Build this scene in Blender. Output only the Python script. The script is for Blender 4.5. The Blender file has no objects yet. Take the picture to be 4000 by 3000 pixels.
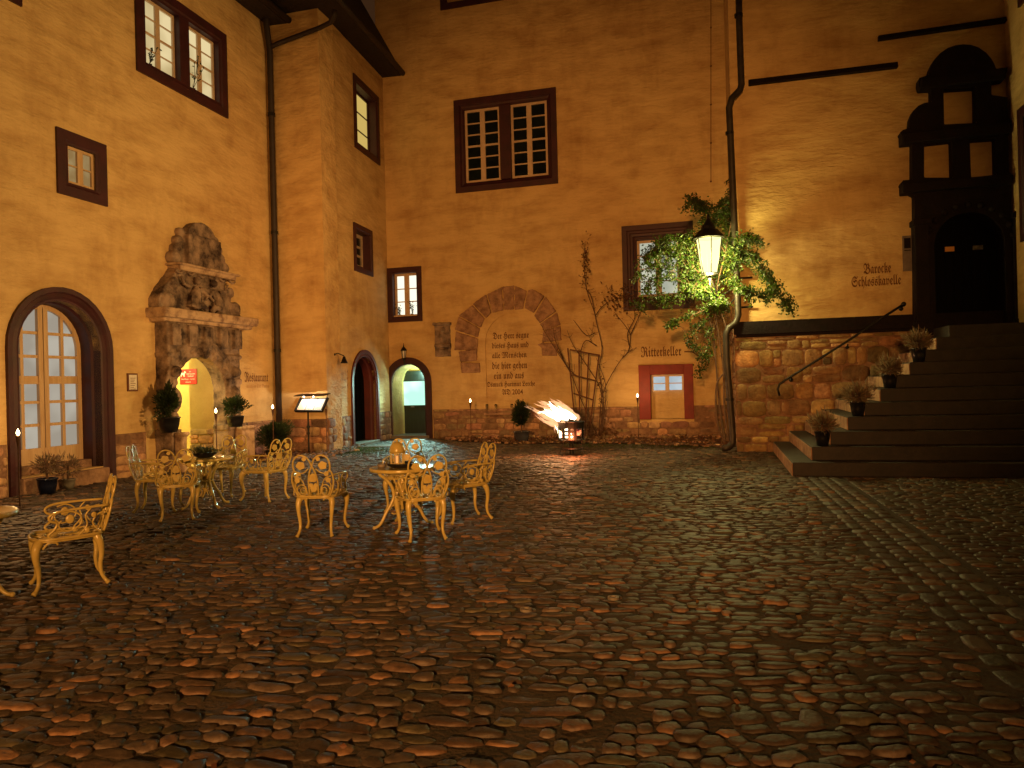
import bpy, bmesh, math, random
import numpy as np
from mathutils import Vector, Matrix, noise
from mathutils.geometry import tessellate_polygon
R = math.radians
random.seed(11); rng = np.random.default_rng(5)
SC = bpy.context.scene; COL = SC.collection

# ------------------------------------------------------------------ camera
F = 2890.0; ROLL = 0.025; CH = 1.6
cam_d = bpy.data.cameras.new('camera'); cam = bpy.data.objects.new('camera', cam_d); COL.objects.link(cam)
cam_d.sensor_width = 36; cam_d.lens = F / 4000 * 36; cam_d.clip_start = 0.05; cam_d.clip_end = 500
CR = Vector((math.cos(ROLL), 0, -math.sin(ROLL))); CU = Vector((math.sin(ROLL), 0, math.cos(ROLL))); CF = Vector((0, 1, 0))
cam.matrix_world = Matrix(((CR.x, CU.x, 0, 0), (CR.y, CU.y, -1, 0), (CR.z, CU.z, 0, CH), (0, 0, 0, 1)))
SC.camera = cam

# ------------------------------------------------------------------ world, lamps, exposure
w = bpy.data.worlds.new("World"); SC.world = w; w.use_nodes = True
nt = w.node_tree; nt.nodes.clear()
sky = nt.nodes.new('ShaderNodeTexSky'); sky.sky_type = 'NISHITA'; sky.sun_disc = False
sky.sun_elevation = R(-8); sky.sun_rotation = R(200)
bg = nt.nodes.new('ShaderNodeBackground'); bg.inputs[1].default_value = 0.05
bg2 = nt.nodes.new('ShaderNodeBackground'); bg2.inputs[0].default_value = (1.0, 0.42, 0.16, 1); bg2.inputs[1].default_value = 0.036   # town glow on low cloud
ad = nt.nodes.new('ShaderNodeAddShader'); wo = nt.nodes.new('ShaderNodeOutputWorld')
nt.links.new(sky.outputs[0], bg.inputs[0]); nt.links.new(bg.outputs[0], ad.inputs[0]); nt.links.new(bg2.outputs[0], ad.inputs[1]); nt.links.new(ad.outputs[0], wo.inputs[0])
SC.view_settings.view_transform = 'Standard'; SC.view_settings.look = 'None'; SC.view_settings.exposure = 0.0; SC.view_settings.gamma = 1.0
SC.render.engine = 'CYCLES'; SC.cycles.use_denoising = True; SC.cycles.max_bounces = 5; SC.cycles.diffuse_bounces = 3
SC.cycles.sample_clamp_indirect = 3.0; SC.cycles.transparent_max_bounces = 8
def point(name, loc, col, watts, radius=0.05):
    d = bpy.data.lights.new(name, 'POINT'); d.color = col; d.energy = watts; d.shadow_soft_size = radius
    o = bpy.data.objects.new(name, d); o.location = loc; COL.objects.link(o); return o
# two unseen orange floodlights, added out of frame to light walls and chairs
def spot_lamp(name, loc, aim, col, watts, size, blend):
    d = bpy.data.lights.new(name, 'SPOT'); d.color = col; d.energy = watts; d.shadow_soft_size = 0.22; d.spot_size = R(size); d.spot_blend = blend
    o = bpy.data.objects.new(name, d); o.location = loc; COL.objects.link(o); o.rotation_euler = (Vector(aim) - Vector(loc)).to_track_quat('-Z', 'Y').to_euler()
spot_lamp('unseen_flood', (-2.4, -7.5, 2.8), (1.0, 20, 3.0), (1.0, 0.42, 0.108), 12500, 49, 1.0)
spot_lamp('unseen_flood', (6.6, 7.4, 3.9), (-6.6, 15.0, 4.4), (1.0, 0.53, 0.165), 5200, 62, 1.0)  # added just off frame to brighten the left wing and tower

# ------------------------------------------------------------------ picture -> place
def ray(px, py):
    return (CR * ((px - 2000) / F) + CU * ((1500 - py) / F) + CF)
def P3(px, py, d): return Vector((0, 0, CH)) + ray(px, py) * d
def ground(px, py, z=0.0):
    r = ray(px, py); t = (z - CH) / r.z; return Vector((0, 0, CH)) + r * t
class Frame:            # a vertical wall plane: local x along it, y into it, z up
    def __init__(s, x, y, ux, uy):
        n = math.hypot(ux, uy); s.u = Vector((ux / n, uy / n, 0)); s.n = Vector((uy / n, -ux / n, 0)); s.o = Vector((x, y, 0))
        s.M = Matrix.Translation(s.o) @ Matrix.Rotation(math.atan2(uy, ux), 4, 'Z')
    def at(s, px, py, off=0.0):     # (u, z) where the sight line meets the plane standing off metres proud
        r = ray(px, py); o = s.o + s.n * off - Vector((0, 0, CH)); t = o.dot(s.n) / r.dot(s.n); p = r * t
        return (p - o).dot(s.u), p.z + CH
    def w(s, u, off, z): return s.o + s.u * u + s.n * off + Vector((0, 0, z))
I4 = Matrix.Identity(4)
L = Frame(-7.478, 13.8, 0.2768, 1)
p_l = L.w(5.40, 0, 0)                                   # where the wing meets the stair tower
T1 = Frame(p_l.x, p_l.y, 0.9637, -0.2669); T1W = 1.43
c_t = T1.w(T1W, 0, 0)
B = Frame(0, 21.87, 0.9637, -0.2669)
ub0 = B.at(1524, 1500)[0]; c_b = B.w(ub0, 0, 0)
T2 = Frame(c_t.x, c_t.y, c_b.x - c_t.x, c_b.y - c_t.y); T2W = (c_b - c_t).length
g = ground(2887, 1765); C = Frame(g.x, g.y, 0.9637, -0.2669)
uc1 = C.at(3955, 1300)[0]                                # inner corner right of the chapel door
c_r = C.w(uc1, 0, 0)
Rw = Frame(c_r.x, c_r.y, -0.2669, -0.9637)

# ------------------------------------------------------------------ objects
WM = {}
def tag(o, label=None, cat=None, group=None, kind=None):
    if label: o['label'] = label
    if cat: o['category'] = cat
    if group: o['group'] = group
    if kind: o['kind'] = kind
    return o
def put(o, M, parent):
    if parent is not None:
        o.parent = parent; o.matrix_basis = WM[parent.name].inverted() @ M
    else: o.matrix_basis = M
    COL.objects.link(o); WM[o.name] = M.copy(); return o
def empty(name, loc, rz=0.0, **k):
    o = bpy.data.objects.new(name, None); o.empty_display_size = 0.1
    put(o, Matrix.Translation(loc) @ Matrix.Rotation(rz, 4, 'Z'), None); return tag(o, **k)
def children(o): return [c for c in bpy.data.objects if c.parent == o]
def copy_tree(o, M, parent=None, **k):
    kids = children(o); src = WM[o.name]; c = o.copy(); c.parent = None
    put(c, M, parent); tag(c, **k)
    for ch in kids:
        copy_tree(ch, M @ src.inverted() @ WM[ch.name], c)
    return c

class MB:
    def __init__(s): s.v = []; s.f = []; s.sm = True
    def add(s, vs, fs):
        b = len(s.v); s.v += [tuple(v) for v in vs]; s.f += [tuple(i + b for i in f) for f in fs]; return s
    def box(s, x0, x1, y0, y1, z0, z1):
        return s.add([(x0,y0,z0),(x1,y0,z0),(x1,y1,z0),(x0,y1,z0),(x0,y0,z1),(x1,y0,z1),(x1,y1,z1),(x0,y1,z1)],
                     [(0,3,2,1),(4,5,6,7),(0,1,5,4),(1,2,6,5),(2,3,7,6),(3,0,4,7)])
    def tube(s, pts, r, n=6, flat=None, closed=False):
        pts = [Vector(p) for p in pts]; m = len(pts); rr = r if isinstance(r, (list, tuple)) else [r] * m
        if closed: t0 = (pts[1] - pts[-1]).normalized()
        else: t0 = (pts[1] - pts[0]).normalized()
        up = Vector((0, 0, 1)) if abs(t0.z) < 0.9 else Vector((1, 0, 0)); a = t0.cross(up).normalized(); vs = []; fs = []
        for i, p in enumerate(pts):
            if closed: t = (pts[(i + 1) % m] - pts[i - 1])
            else: t = (pts[min(i + 1, m - 1)] - pts[max(i - 1, 0)])
            t.normalize(); a = (a - t * a.dot(t));
            a = a.normalized() if a.length > 1e-6 else t.orthogonal().normalized(); b = t.cross(a)
            for k in range(n):
                q = 2 * math.pi * k / n; d = a * math.cos(q) * rr[i] + b * math.sin(q) * rr[i]
                if flat: d = Vector((d.x * flat[0], d.y * flat[1], d.z * flat[2]))
                vs.append(p + d)
        for i in range(m - 1 + (1 if closed else 0)):
            j = (i + 1) % m
            for k in range(n): fs.append((i*n+k, i*n+(k+1)%n, j*n+(k+1)%n, j*n+k))
        if not closed: fs += [tuple(range(n))[::-1], tuple((m-1)*n + k for k in range(n))]
        return s.add(vs, fs)
    def lathe(s, prof, c=(0,0,0), n=20, sx=1, sy=1, cap=True):
        vs = []; fs = []; m = len(prof)
        for r, z in prof:
            for k in range(n):
                q = 2*math.pi*k/n; vs.append((c[0] + r*sx*math.cos(q), c[1] + r*sy*math.sin(q), c[2] + z))
        for i in range(m-1):
            for k in range(n): fs.append((i*n+k, i*n+(k+1)%n, (i+1)*n+(k+1)%n, (i+1)*n+k))
        if cap: fs += [tuple(range(n))[::-1], tuple((m-1)*n+k for k in range(n))]
        return s.add(vs, fs)
    def ball(s, c, r, n=10, m=7, sc=(1,1,1)):
        prof = [(max(1e-4, math.sin(math.pi*i/m)) * r, -math.cos(math.pi*i/m) * r) for i in range(m+1)]
        vs = []; fs = []
        for rad, z in prof:
            for k in range(n):
                q = 2*math.pi*k/n; vs.append((c[0]+rad*math.cos(q)*sc[0], c[1]+rad*math.sin(q)*sc[1], c[2]+z*sc[2]))
        for i in range(m):
            for k in range(n): fs.append((i*n+k, i*n+(k+1)%n, (i+1)*n+(k+1)%n, (i+1)*n+k))
        return s.add(vs, fs)
    def prism(s, outline, y0, y1, holes=(), back=True, sides=True):   # outline in (x,z); solid from y0 (front) to y1
        loops = [outline] + list(holes); flat = [p for l in loops for p in l]
        tris = tessellate_polygon([[Vector((p[0], p[1], 0)) for p in l] for l in loops])
        fs = []
        for t in tris:
            a, b, c = (Vector(flat[i]) for i in t)
            cr = (b - a).x * (c - a).y - (b - a).y * (c - a).x
            t = tuple(t) if cr > 0 else tuple(t)[::-1]            # ccw in (x,z) faces -y
            fs.append(t)
        nn = len(flat); vs = [(p[0], y0, p[1]) for p in flat]
        s.add(vs, fs)
        if back: s.add([(p[0], y1, p[1]) for p in flat], [f[::-1] for f in fs])
        if sides:
            for li, l in enumerate(loops):
                k = len(l); area = sum(l[i][0]*l[(i+1)%k][1] - l[(i+1)%k][0]*l[i][1] for i in range(k))
                l = l if (area > 0) == (li == 0) else l[::-1]
                s.add([(p[0], y0, p[1]) for p in l] + [(p[0], y1, p[1]) for p in l],
                      [(i, i + k, (i + 1) % k + k, (i + 1) % k) for i in range(k)])
        return s
    def rings(s, loops, ys, closed=True):   # mitred moulding: same-length outlines stepped in depth
        n = len(loops[0]); vs = [(p[0], y, p[1]) for l, y in zip(loops, ys) for p in l]; fs = []
        for i in range(len(loops) - 1):
            for k in range(n if closed else n - 1): fs.append((i*n+k, i*n+(k+1)%n, (i+1)*n+(k+1)%n, (i+1)*n+k))
        return s.add(vs, fs)
    def build(s, name, m, parent=None, M=I4, smooth=False, bevel=0, fix=False, remesh=0, disp=None, world=False):
        me = bpy.data.meshes.new(name)
        vs = s.v
        if world:                                  # vertices given in world space, object placed by M
            Mi = M.inverted(); vs = [tuple(Mi @ Vector(v)) for v in vs]
        me.from_pydata(vs, [], s.f); me.materials.append(m)
        if fix:
            b = bmesh.new(); b.from_mesh(me); bmesh.ops.remove_doubles(b, verts=b.verts, dist=1e-5); bmesh.ops.recalc_face_normals(b, faces=b.faces); b.to_mesh(me); b.free()
        if smooth: me.polygons.foreach_set('use_smooth', [True] * len(me.polygons))
        o = bpy.data.objects.new(name, me); put(o, M, parent)
        if remesh:
            q = o.modifiers.new('r', 'REMESH'); q.mode = 'VOXEL'; q.voxel_size = remesh; q.use_smooth_shade = True
        if disp:
            for amp, sc in disp:
                t = bpy.data.textures.new('n', 'CLOUDS'); t.noise_scale = sc; t.noise_depth = 3
                q = o.modifiers.new('d', 'DISPLACE'); q.texture = t; q.strength = amp; q.mid_level = 0.5; q.texture_coords = 'GLOBAL'
        if bevel:
            q = o.modifiers.new('b', 'BEVEL'); q.width = bevel; q.segments = 2; q.limit_method = 'ANGLE'
        return o

# ------------------------------------------------------------------ materials
def mat(name, col, col2=None, scale=4.0, rough=0.8, bump=0.0, bscale=20.0, metal=0.0, stretch=(1,1,1), emit=None, es=0.0,
        bump2=0.0, b2scale=2.0, contrast=(0.35, 0.65), attr=None, spec=0.5, sss=None, trans=0.0, coat=0.0, rvar=0.0, stain=0):
    m = bpy.data.materials.new(name); m.use_nodes = True; t = m.node_tree; N = t.nodes; K = t.links
    p = N['Principled BSDF']; p.inputs['Roughness'].default_value = rough; p.inputs['Metallic'].default_value = metal
    p.inputs['Specular IOR Level'].default_value = spec; p.inputs['Coat Weight'].default_value = coat
    p.inputs['Base Color'].default_value = (*col, 1)
    tc = N.new('ShaderNodeTexCoord'); mp = N.new('ShaderNodeMapping'); mp.inputs['Scale'].default_value = stretch
    K.new(tc.outputs['Object'], mp.inputs[0])
    if col2:
        n = N.new('ShaderNodeTexNoise'); n.inputs['Scale'].default_value = scale; n.inputs['Detail'].default_value = 7; n.inputs['Roughness'].default_value = 0.62
        K.new(mp.outputs[0], n.inputs['Vector'])
        r = N.new('ShaderNodeValToRGB'); r.color_ramp.elements[0].position = contrast[0]; r.color_ramp.elements[1].position = contrast[1]
        r.color_ramp.elements[0].color = (*col2, 1); r.color_ramp.elements[1].color = (*col, 1)
        K.new(n.outputs[0], r.inputs[0]); src = r.outputs[0]
        if attr:
            a = N.new('ShaderNodeAttribute'); a.attribute_name = attr
            mx = N.new('ShaderNodeMix'); mx.data_type = 'RGBA'; mx.blend_type = 'MULTIPLY'; mx.inputs[0].default_value = 1.0
            K.new(src, mx.inputs[6]); K.new(a.outputs['Color'], mx.inputs[7]); src = mx.outputs[2]
        if stain:
            n2 = N.new('ShaderNodeTexNoise'); n2.inputs['Scale'].default_value = stain; n2.inputs['Detail'].default_value = 8; n2.inputs['Roughness'].default_value = .7
            mp2 = N.new('ShaderNodeMapping'); mp2.inputs['Scale'].default_value = (1.6, 1, .7); K.new(tc.outputs['Object'], mp2.inputs[0]); K.new(mp2.outputs[0], n2.inputs['Vector'])
            r2 = N.new('ShaderNodeValToRGB'); r2.color_ramp.elements[0].position = .34; r2.color_ramp.elements[1].position = .52
            r2.color_ramp.elements[0].color = (.78, .72, .66, 1); r2.color_ramp.elements[1].color = (1, 1, 1, 1); K.new(n2.outputs[0], r2.inputs[0])
            mx2 = N.new('ShaderNodeMix'); mx2.data_type = 'RGBA'; mx2.blend_type = 'MULTIPLY'; mx2.inputs[0].default_value = 1.0
            K.new(src, mx2.inputs[6]); K.new(r2.outputs[0], mx2.inputs[7]); src = mx2.outputs[2]
        K.new(src, p.inputs['Base Color'])
        if rvar:
            mr = N.new('ShaderNodeMapRange'); mr.inputs[3].default_value = rough - rvar; mr.inputs[4].default_value = rough + rvar
            K.new(n.outputs[0], mr.inputs[0]); K.new(mr.outputs[0], p.inputs['Roughness'])
    last = None
    for st, sc in ((bump2, b2scale), (bump, bscale)):
        if st:
            n = N.new('ShaderNodeTexNoise'); n.inputs['Scale'].default_value = sc; n.inputs['Detail'].default_value = 6; K.new(mp.outputs[0], n.inputs['Vector'])
            b = N.new('ShaderNodeBump'); b.inputs['Strength'].default_value = 1.0; b.inputs['Distance'].default_value = st; K.new(n.outputs[0], b.inputs['Height'])
            if last: K.new(last.outputs[0], b.inputs['Normal'])
            last = b
    if last: K.new(last.outputs[0], p.inputs['Normal'])
    if emit:
        p.inputs['Emission Color'].default_value = (*emit, 1); p.inputs['Emission Strength'].default_value = es
    if trans: p.inputs['Transmission Weight'].default_value = trans
    return m
M_PL = mat('yellow_lime_plaster', (0.66, 0.46, 0.20), (0.47, 0.29, 0.11), 1.7, 0.9, 0.022, 11, stretch=(0.5, 1, 1.4), bump2=0.11, b2scale=1.7, contrast=(0.30, 0.56), stain=.55)
M_PLI = mat('interior_cream_plaster', (0.72, 0.58, 0.20), (0.62, 0.48, 0.16), 2, 0.9, 0.01, 9)
M_SUR = mat('maroon_painted_stone', (0.052, 0.008, 0.014), (0.028, 0.005, 0.009), 3, 0.55, 0.004, 18)
M_RED2 = mat('dark_red_painted_stone', (0.11, 0.014, 0.012), (0.07, 0.010, 0.010), 3, 0.6, 0.004, 18)
M_RED = mat('red_painted_stone', (0.24, 0.018, 0.012), (0.17, 0.012, 0.01), 3, 0.6, 0.004, 18)
M_SASH = mat('cream_painted_wood', (0.62, 0.47, 0.33), (0.52, 0.38, 0.26), 5, 0.5)
M_OAK = mat('light_oak_wood', (0.60, 0.42, 0.24), (0.48, 0.31, 0.16), 3, 0.45, stretch=(6, 6, 0.6))
M_DARKGL = mat('dark_window_glass', (0.010, 0.016, 0.012), (0.004, 0.006, 0.005), 2, 0.12)
M_GREEN = mat('dark_green_painted_door', (0.016, 0.028, 0.020), (0.009, 0.016, 0.012), 4, 0.45, 0.003, 6, stretch=(8, 8, 0.3))
M_DOOR = mat('near_black_oak_door', (0.003, 0.0025, 0.0025), (0.0015, 0.0015, 0.0015), 4, 0.8, 0.002, 8, stretch=(8, 8, 0.3), spec=.1)
M_DSTONE = mat('dark_weathered_porphyry', (0.011, 0.005, 0.007), (0.005, 0.003, 0.004), 5, 0.8, 0.01, 14, spec=.25)
M_CARV = mat('weathered_carved_sandstone', (0.31, 0.22, 0.16), (0.030, 0.016, 0.013), 3.0, 0.85, 0.012, 26, contrast=(0.37, 0.62))
M_CARVL = mat('pale_sandstone_cornice', (0.48, 0.34, 0.22), (0.16, 0.09, 0.06), 4, 0.85, 0.01, 26, contrast=(0.33, 0.55))
M_VOUS = mat('rough_voussoir_sandstone', (0.42, 0.25, 0.15), (0.19, 0.10, 0.06), 5, 0.9, 0.03, 14, stretch=(1,1,1))
M_STONE = mat('rubble_masonry_stone', (0.44, 0.27, 0.15), (0.22, 0.12, 0.07), 6, 0.88, 0.015, 22, attr='tint')
M_STONEY = mat('ochre_quarry_stone', (0.35, 0.22, 0.095), (0.17, 0.10, 0.045), 6, 0.88, 0.02, 22, attr='tint')
M_MORT = mat('dark_lime_mortar', (0.30, 0.17, 0.10), (0.17, 0.09, 0.055), 9, 0.95, 0.02, 30)
M_COB = mat('river_cobble_stone', (0.118, 0.088, 0.066), (0.060, 0.045, 0.036), 16, 0.58, 0.007, 34, attr='tint', rvar=0.18, spec=0.34)
M_SOIL = mat('dark_moss_and_earth', (0.062, 0.044, 0.028), (0.030, 0.022, 0.014), 6, 0.95, 0.02, 30)
M_BED = mat('leaf_strewn_earth', (0.16, 0.07, 0.04), (0.06, 0.028, 0.018), 8, 0.95, 0.05, 14)
M_STEP = mat('dark_basalt_step', (0.024, 0.018, 0.017), (0.012, 0.010, 0.011), 5, 0.7, 0.006, 16)
M_SLAB = mat('smooth_stone_slab', (0.22, 0.20, 0.16), (0.14, 0.12, 0.10), 5, 0.4, 0.006, 16)
M_ROOF = mat('old_dark_roof_tile', (0.028, 0.016, 0.013), (0.012, 0.007, 0.006), 9, 0.85, 0.02, 12)
M_ZINC = mat('weathered_zinc', (0.055, 0.045, 0.036), (0.026, 0.020, 0.016), 5, 0.5, metal=0.4)
M_ZINCD = mat('dark_painted_gutter', (0.030, 0.018, 0.014), (0.016, 0.010, 0.009), 5, 0.6)
M_IRON = mat('black_wrought_iron', (0.008, 0.007, 0.007), (0.004, 0.004, 0.004), 8, 0.5, metal=0.3)
M_CHAIR = mat('cream_enamelled_cast_aluminium', (0.50, 0.41, 0.135), (0.38, 0.30, 0.09), 8, 0.22, 0.0015, 60)
M_BARK = mat('brown_rose_bark', (0.14, 0.07, 0.04), (0.07, 0.035, 0.02), 12, 0.85, 0.01, 40)
M_TREL = mat('red_brown_trellis_wood', (0.17, 0.065, 0.035), (0.10, 0.04, 0.02), 8, 0.8)
M_INK = mat('brown_lettering_paint', (0.12, 0.045, 0.015), (0.17, 0.07, 0.025), 12, 0.9)
M_INK2 = mat('faded_brown_lettering_paint', (0.34, 0.17, 0.06), (0.42, 0.24, 0.09), 12, 0.9)
M_TERR = mat('blue_grey_glazed_pot', (0.07, 0.075, 0.10), (0.045, 0.05, 0.07), 4, 0.2, coat=0.5)
M_POTB = mat('black_plastic_pot', (0.010, 0.010, 0.013), (0.006, 0.006, 0.008), 4, 0.3)
M_POTN = mat('dark_blue_ceramic_pot', (0.006, 0.010, 0.032), (0.004, 0.006, 0.02), 4, 0.3)
M_WHITE = mat('white_paint', (0.8, 0.8, 0.78), rough=0.5)
M_PAPER = mat('menu_paper', (0.8, 0.76, 0.68), (0.66, 0.60, 0.52), 10, 0.6)
M_SIGNR = mat('red_enamel_sign', (0.42, 0.010, 0.012), rough=0.35)
M_PLATE = mat('grey_metal_notice_plate', (0.20, 0.15, 0.12), (0.12, 0.09, 0.075), 5, 0.4)
M_CANDLE = mat('candle_wax', (0.8, 0.62, 0.4), rough=0.5, emit=(1, 0.6, 0.3), es=0.12)
M_CLEAR = mat('thin_drinking_glass', (0.9, 0.9, 0.9), rough=0.03, trans=1.0)
def emitm(name, col, s, col2=None, scale=2.0, see=0):
    m = bpy.data.materials.new(name); m.use_nodes = True; t = m.node_tree; N = t.nodes; N.clear()
    e = N.new('ShaderNodeEmission'); o = N.new('ShaderNodeOutputMaterial'); e.inputs[0].default_value = (*col, 1); e.inputs[1].default_value = s
    if col2:
        tc = N.new('ShaderNodeTexCoord'); n = N.new('ShaderNodeTexNoise'); n.inputs['Scale'].default_value = scale; n.inputs['Detail'].default_value = 2
        r = N.new('ShaderNodeValToRGB'); r.color_ramp.elements[0].position = 0.4; r.color_ramp.elements[1].position = 0.6
        r.color_ramp.elements[0].color = (*col2, 1); r.color_ramp.elements[1].color = (*col, 1)
        t.links.new(tc.outputs['Object'], n.inputs[0]); t.links.new(n.outputs[0], r.inputs[0]); t.links.new(r.outputs[0], e.inputs[0])
    if see:
        tr = N.new('ShaderNodeBsdfTransparent'); mx = N.new('ShaderNodeMixShader'); mx.inputs[0].default_value = see
        t.links.new(tr.outputs[0], mx.inputs[1]); t.links.new(e.outputs[0], mx.inputs[2]); t.links.new(mx.outputs[0], o.inputs[0])
    else: t.links.new(e.outputs[0], o.inputs[0])
    return m
E_WARM = emitm('warm_lit_room', (1.0, 0.80, 0.42), 0.80, (0.62, 0.46, 0.20), 0.9)
E_WHITE = emitm('bright_lit_room', (1.0, 0.93, 0.72), 1.25)
E_SLIT = emitm('dim_yellow_lit_room', (0.86, 0.60, 0.16), 0.7)
E_DIM = emitm('curtained_lit_room', (0.46, 0.32, 0.14), 0.75, (0.36, 0.22, 0.08), 3)
E_GREY = emitm('white_lit_kitchen', (0.70, 0.70, 0.52), 0.80, (0.50, 0.52, 0.40), 1.5)
E_COLD = emitm('cold_lit_cellar', (0.55, 0.62, 0.66), 0.95, (0.42, 0.50, 0.54), 2)
E_CYAN = emitm('cold_lit_hall', (0.74, 1.0, 0.88), 1.4, (0.42, 0.80, 0.62), 1.2)
E_HALL = emitm('soft_lit_dining_room', (0.52, 0.47, 0.38), 0.9, (0.38, 0.33, 0.26), 1.3)
E_LAMP = emitm('lantern_milk_glass', (1.0, 0.90, 0.36), 2.6, see=.5)
E_FLAME = emitm('white_hot_flame', (1.0, 0.85, 0.50), 9.0, see=.6)
E_TORCH = emitm('torch_flame', (1.0, 0.70, 0.34), 22.0, see=.6)
E_EMBER = emitm('glowing_embers', (1.0, 0.28, 0.10), 2.4, (0.10, 0.01, 0.008), 14)
E_SPOT = emitm('small_halogen_bulb', (1.0, 0.95, 0.85), 12.0)
def flame_mat():
    m = bpy.data.materials.new('outer_flame'); m.use_nodes = True; t = m.node_tree; N = t.nodes; N.clear()
    e = N.new('ShaderNodeEmission'); e.inputs[0].default_value = (1.0, 0.48, 0.22, 1); e.inputs[1].default_value = 1.5
    tr = N.new('ShaderNodeBsdfTransparent'); mx = N.new('ShaderNodeMixShader'); o = N.new('ShaderNodeOutputMaterial')
    tc = N.new('ShaderNodeTexCoord'); n = N.new('ShaderNodeTexNoise'); n.inputs['Scale'].default_value = 9; r = N.new('ShaderNodeValToRGB')
    r.color_ramp.elements[0].position = 0.30; r.color_ramp.elements[1].position = 0.75; r.color_ramp.elements[1].color = (.8, .8, .8, 1)
    t.links.new(tc.outputs['Object'], n.inputs[0]); t.links.new(n.outputs[0], r.inputs[0]); t.links.new(r.outputs[0], mx.inputs[0])
    t.links.new(tr.outputs[0], mx.inputs[1]); t.links.new(e.outputs[0], mx.inputs[2]); t.links.new(mx.outputs[0], o.inputs[0]); return m
E_FLAME2 = flame_mat()
def leafm(name, c, c2, rough=0.5):
    m = mat(name, c, c2, 3.5, rough, attr='tint'); p = m.node_tree.nodes['Principled BSDF']
    t = m.node_tree; tl = t.nodes.new('ShaderNodeBsdfTranslucent'); mx = t.nodes.new('ShaderNodeMixShader'); mx.inputs[0].default_value = 0.35
    tl.inputs[0].default_value = (*[min(1, x * 1.6) for x in c], 1)
    t.links.new(p.outputs[0], mx.inputs[1]); t.links.new(tl.outputs[0], mx.inputs[2]); t.links.new(mx.outputs[0], t.nodes['Material Output'].inputs[0]); return m
M_LEAF = leafm('green_rose_leaf', (0.048, 0.088, 0.010), (0.016, 0.036, 0.005))
M_LEAFD = leafm('dark_evergreen_leaf', (0.030, 0.050, 0.014), (0.015, 0.026, 0.008))
M_LEAFB = leafm('brown_dry_leaf', (0.16, 0.08, 0.03), (0.08, 0.035, 0.016))
M_HEATH = leafm('faded_heather_flower', (0.26, 0.19, 0.12), (0.12, 0.08, 0.05))
M_GRASS = leafm('short_grass_blade', (0.06, 0.09, 0.02), (0.03, 0.05, 0.012))

# ------------------------------------------------------------------ many small things in one mesh
def add_tint(me, tints, per):
    a = me.color_attributes.new('tint', 'FLOAT_COLOR', 'POINT')
    c = np.ones((len(me.vertices), 4), np.float32); c[:, :3] = np.repeat(tints, per, axis=0)[:len(me.vertices)]
    a.data.foreach_set('color', c.ravel())
def stones_obj(name, S, m, parent, M, seg=10, power=2.6, smooth=True, vertical=False, tint=None, edge=0.10):
    """S rows: cx, cy, a (half length), b (half width), angle, base z, height. Domed stones."""
    S = np.asarray(S, float); n = len(S); q = np.linspace(0, 2*np.pi, seg, endpoint=False) + 0.2
    c, s_ = np.cos(q), np.sin(q); sup = (np.abs(c)**power + np.abs(s_)**power) ** (-1/power)
    rad = sup[None, :] * (1 + rng.normal(0, edge * 0.6, (n, seg)))
    lv = np.array([[1.0, 0.0], [0.975, 0.58], [0.84, 0.90], [0.45, 0.99]])
    V = np.zeros((n, 4*seg + 1, 3)); ca, sa = np.cos(S[:, 4]), np.sin(S[:, 4]); tx = rng.normal(0, .10, n); ty = rng.normal(0, .14, n)
    for i, (k, h) in enumerate(lv):
        x = rad * c * k * S[:, 2:3]; y = rad * s_ * k * S[:, 3:4]
        hz = S[:, 6:7] * h * (1 + rng.normal(0, .07, (n, seg))) + (x / S[:, 2:3] * tx[:, None] + y / S[:, 3:4] * ty[:, None]) * S[:, 6:7] * h
        V[:, i*seg:(i+1)*seg, 0] = S[:, 0:1] + x * ca[:, None] - y * sa[:, None]
        V[:, i*seg:(i+1)*seg, 1] = S[:, 1:2] + x * sa[:, None] + y * ca[:, None]
        V[:, i*seg:(i+1)*seg, 2] = S[:, 5:6] + hz
    V[:, -1, 0] = S[:, 0]; V[:, -1, 1] = S[:, 1]; V[:, -1, 2] = S[:, 5] + S[:, 6]
    V = V.reshape(-1, 3)
    if vertical: V = np.stack([V[:, 0], -V[:, 2], V[:, 1]], 1)
    f4 = [(i*seg+k, i*seg+(k+1) % seg, (i+1)*seg+(k+1) % seg, (i+1)*seg+k) for i in range(3) for k in range(seg)]
    f3 = [(3*seg+k, 3*seg+(k+1) % seg, 4*seg) for k in range(seg)]
    off = (np.arange(n) * (4*seg+1))[:, None, None]
    q4 = (np.array(f4)[None] + off).reshape(-1, 4); q3 = (np.array(f3)[None] + off).reshape(-1, 3)
    me = bpy.data.meshes.new(name); me.vertices.add(len(V)); me.vertices.foreach_set('co', V.ravel())
    me.loops.add(q4.size + q3.size); me.loops.foreach_set('vertex_index', np.concatenate([q4.ravel(), q3.ravel()]).astype(np.int32))
    me.polygons.add(len(q4) + len(q3))
    ls = np.concatenate([np.arange(len(q4)) * 4, q4.size + np.arange(len(q3)) * 3]).astype(np.int32)
    me.polygons.foreach_set('loop_start', ls)
    me.update(calc_edges=True); me.validate()
    if smooth: me.polygons.foreach_set('use_smooth', [True] * len(me.polygons))
    me.materials.append(m)
    if tint is None: tint = np.clip(rng.normal(1.0, 0.28, (n, 1)), .3, 1.9) * np.clip(rng.normal(1.0, 0.07, (n, 3)), .7, 1.3)
    add_tint(me, tint, 4*seg + 1)
    o = bpy.data.objects.new(name, me); return put(o, M, parent)
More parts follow.
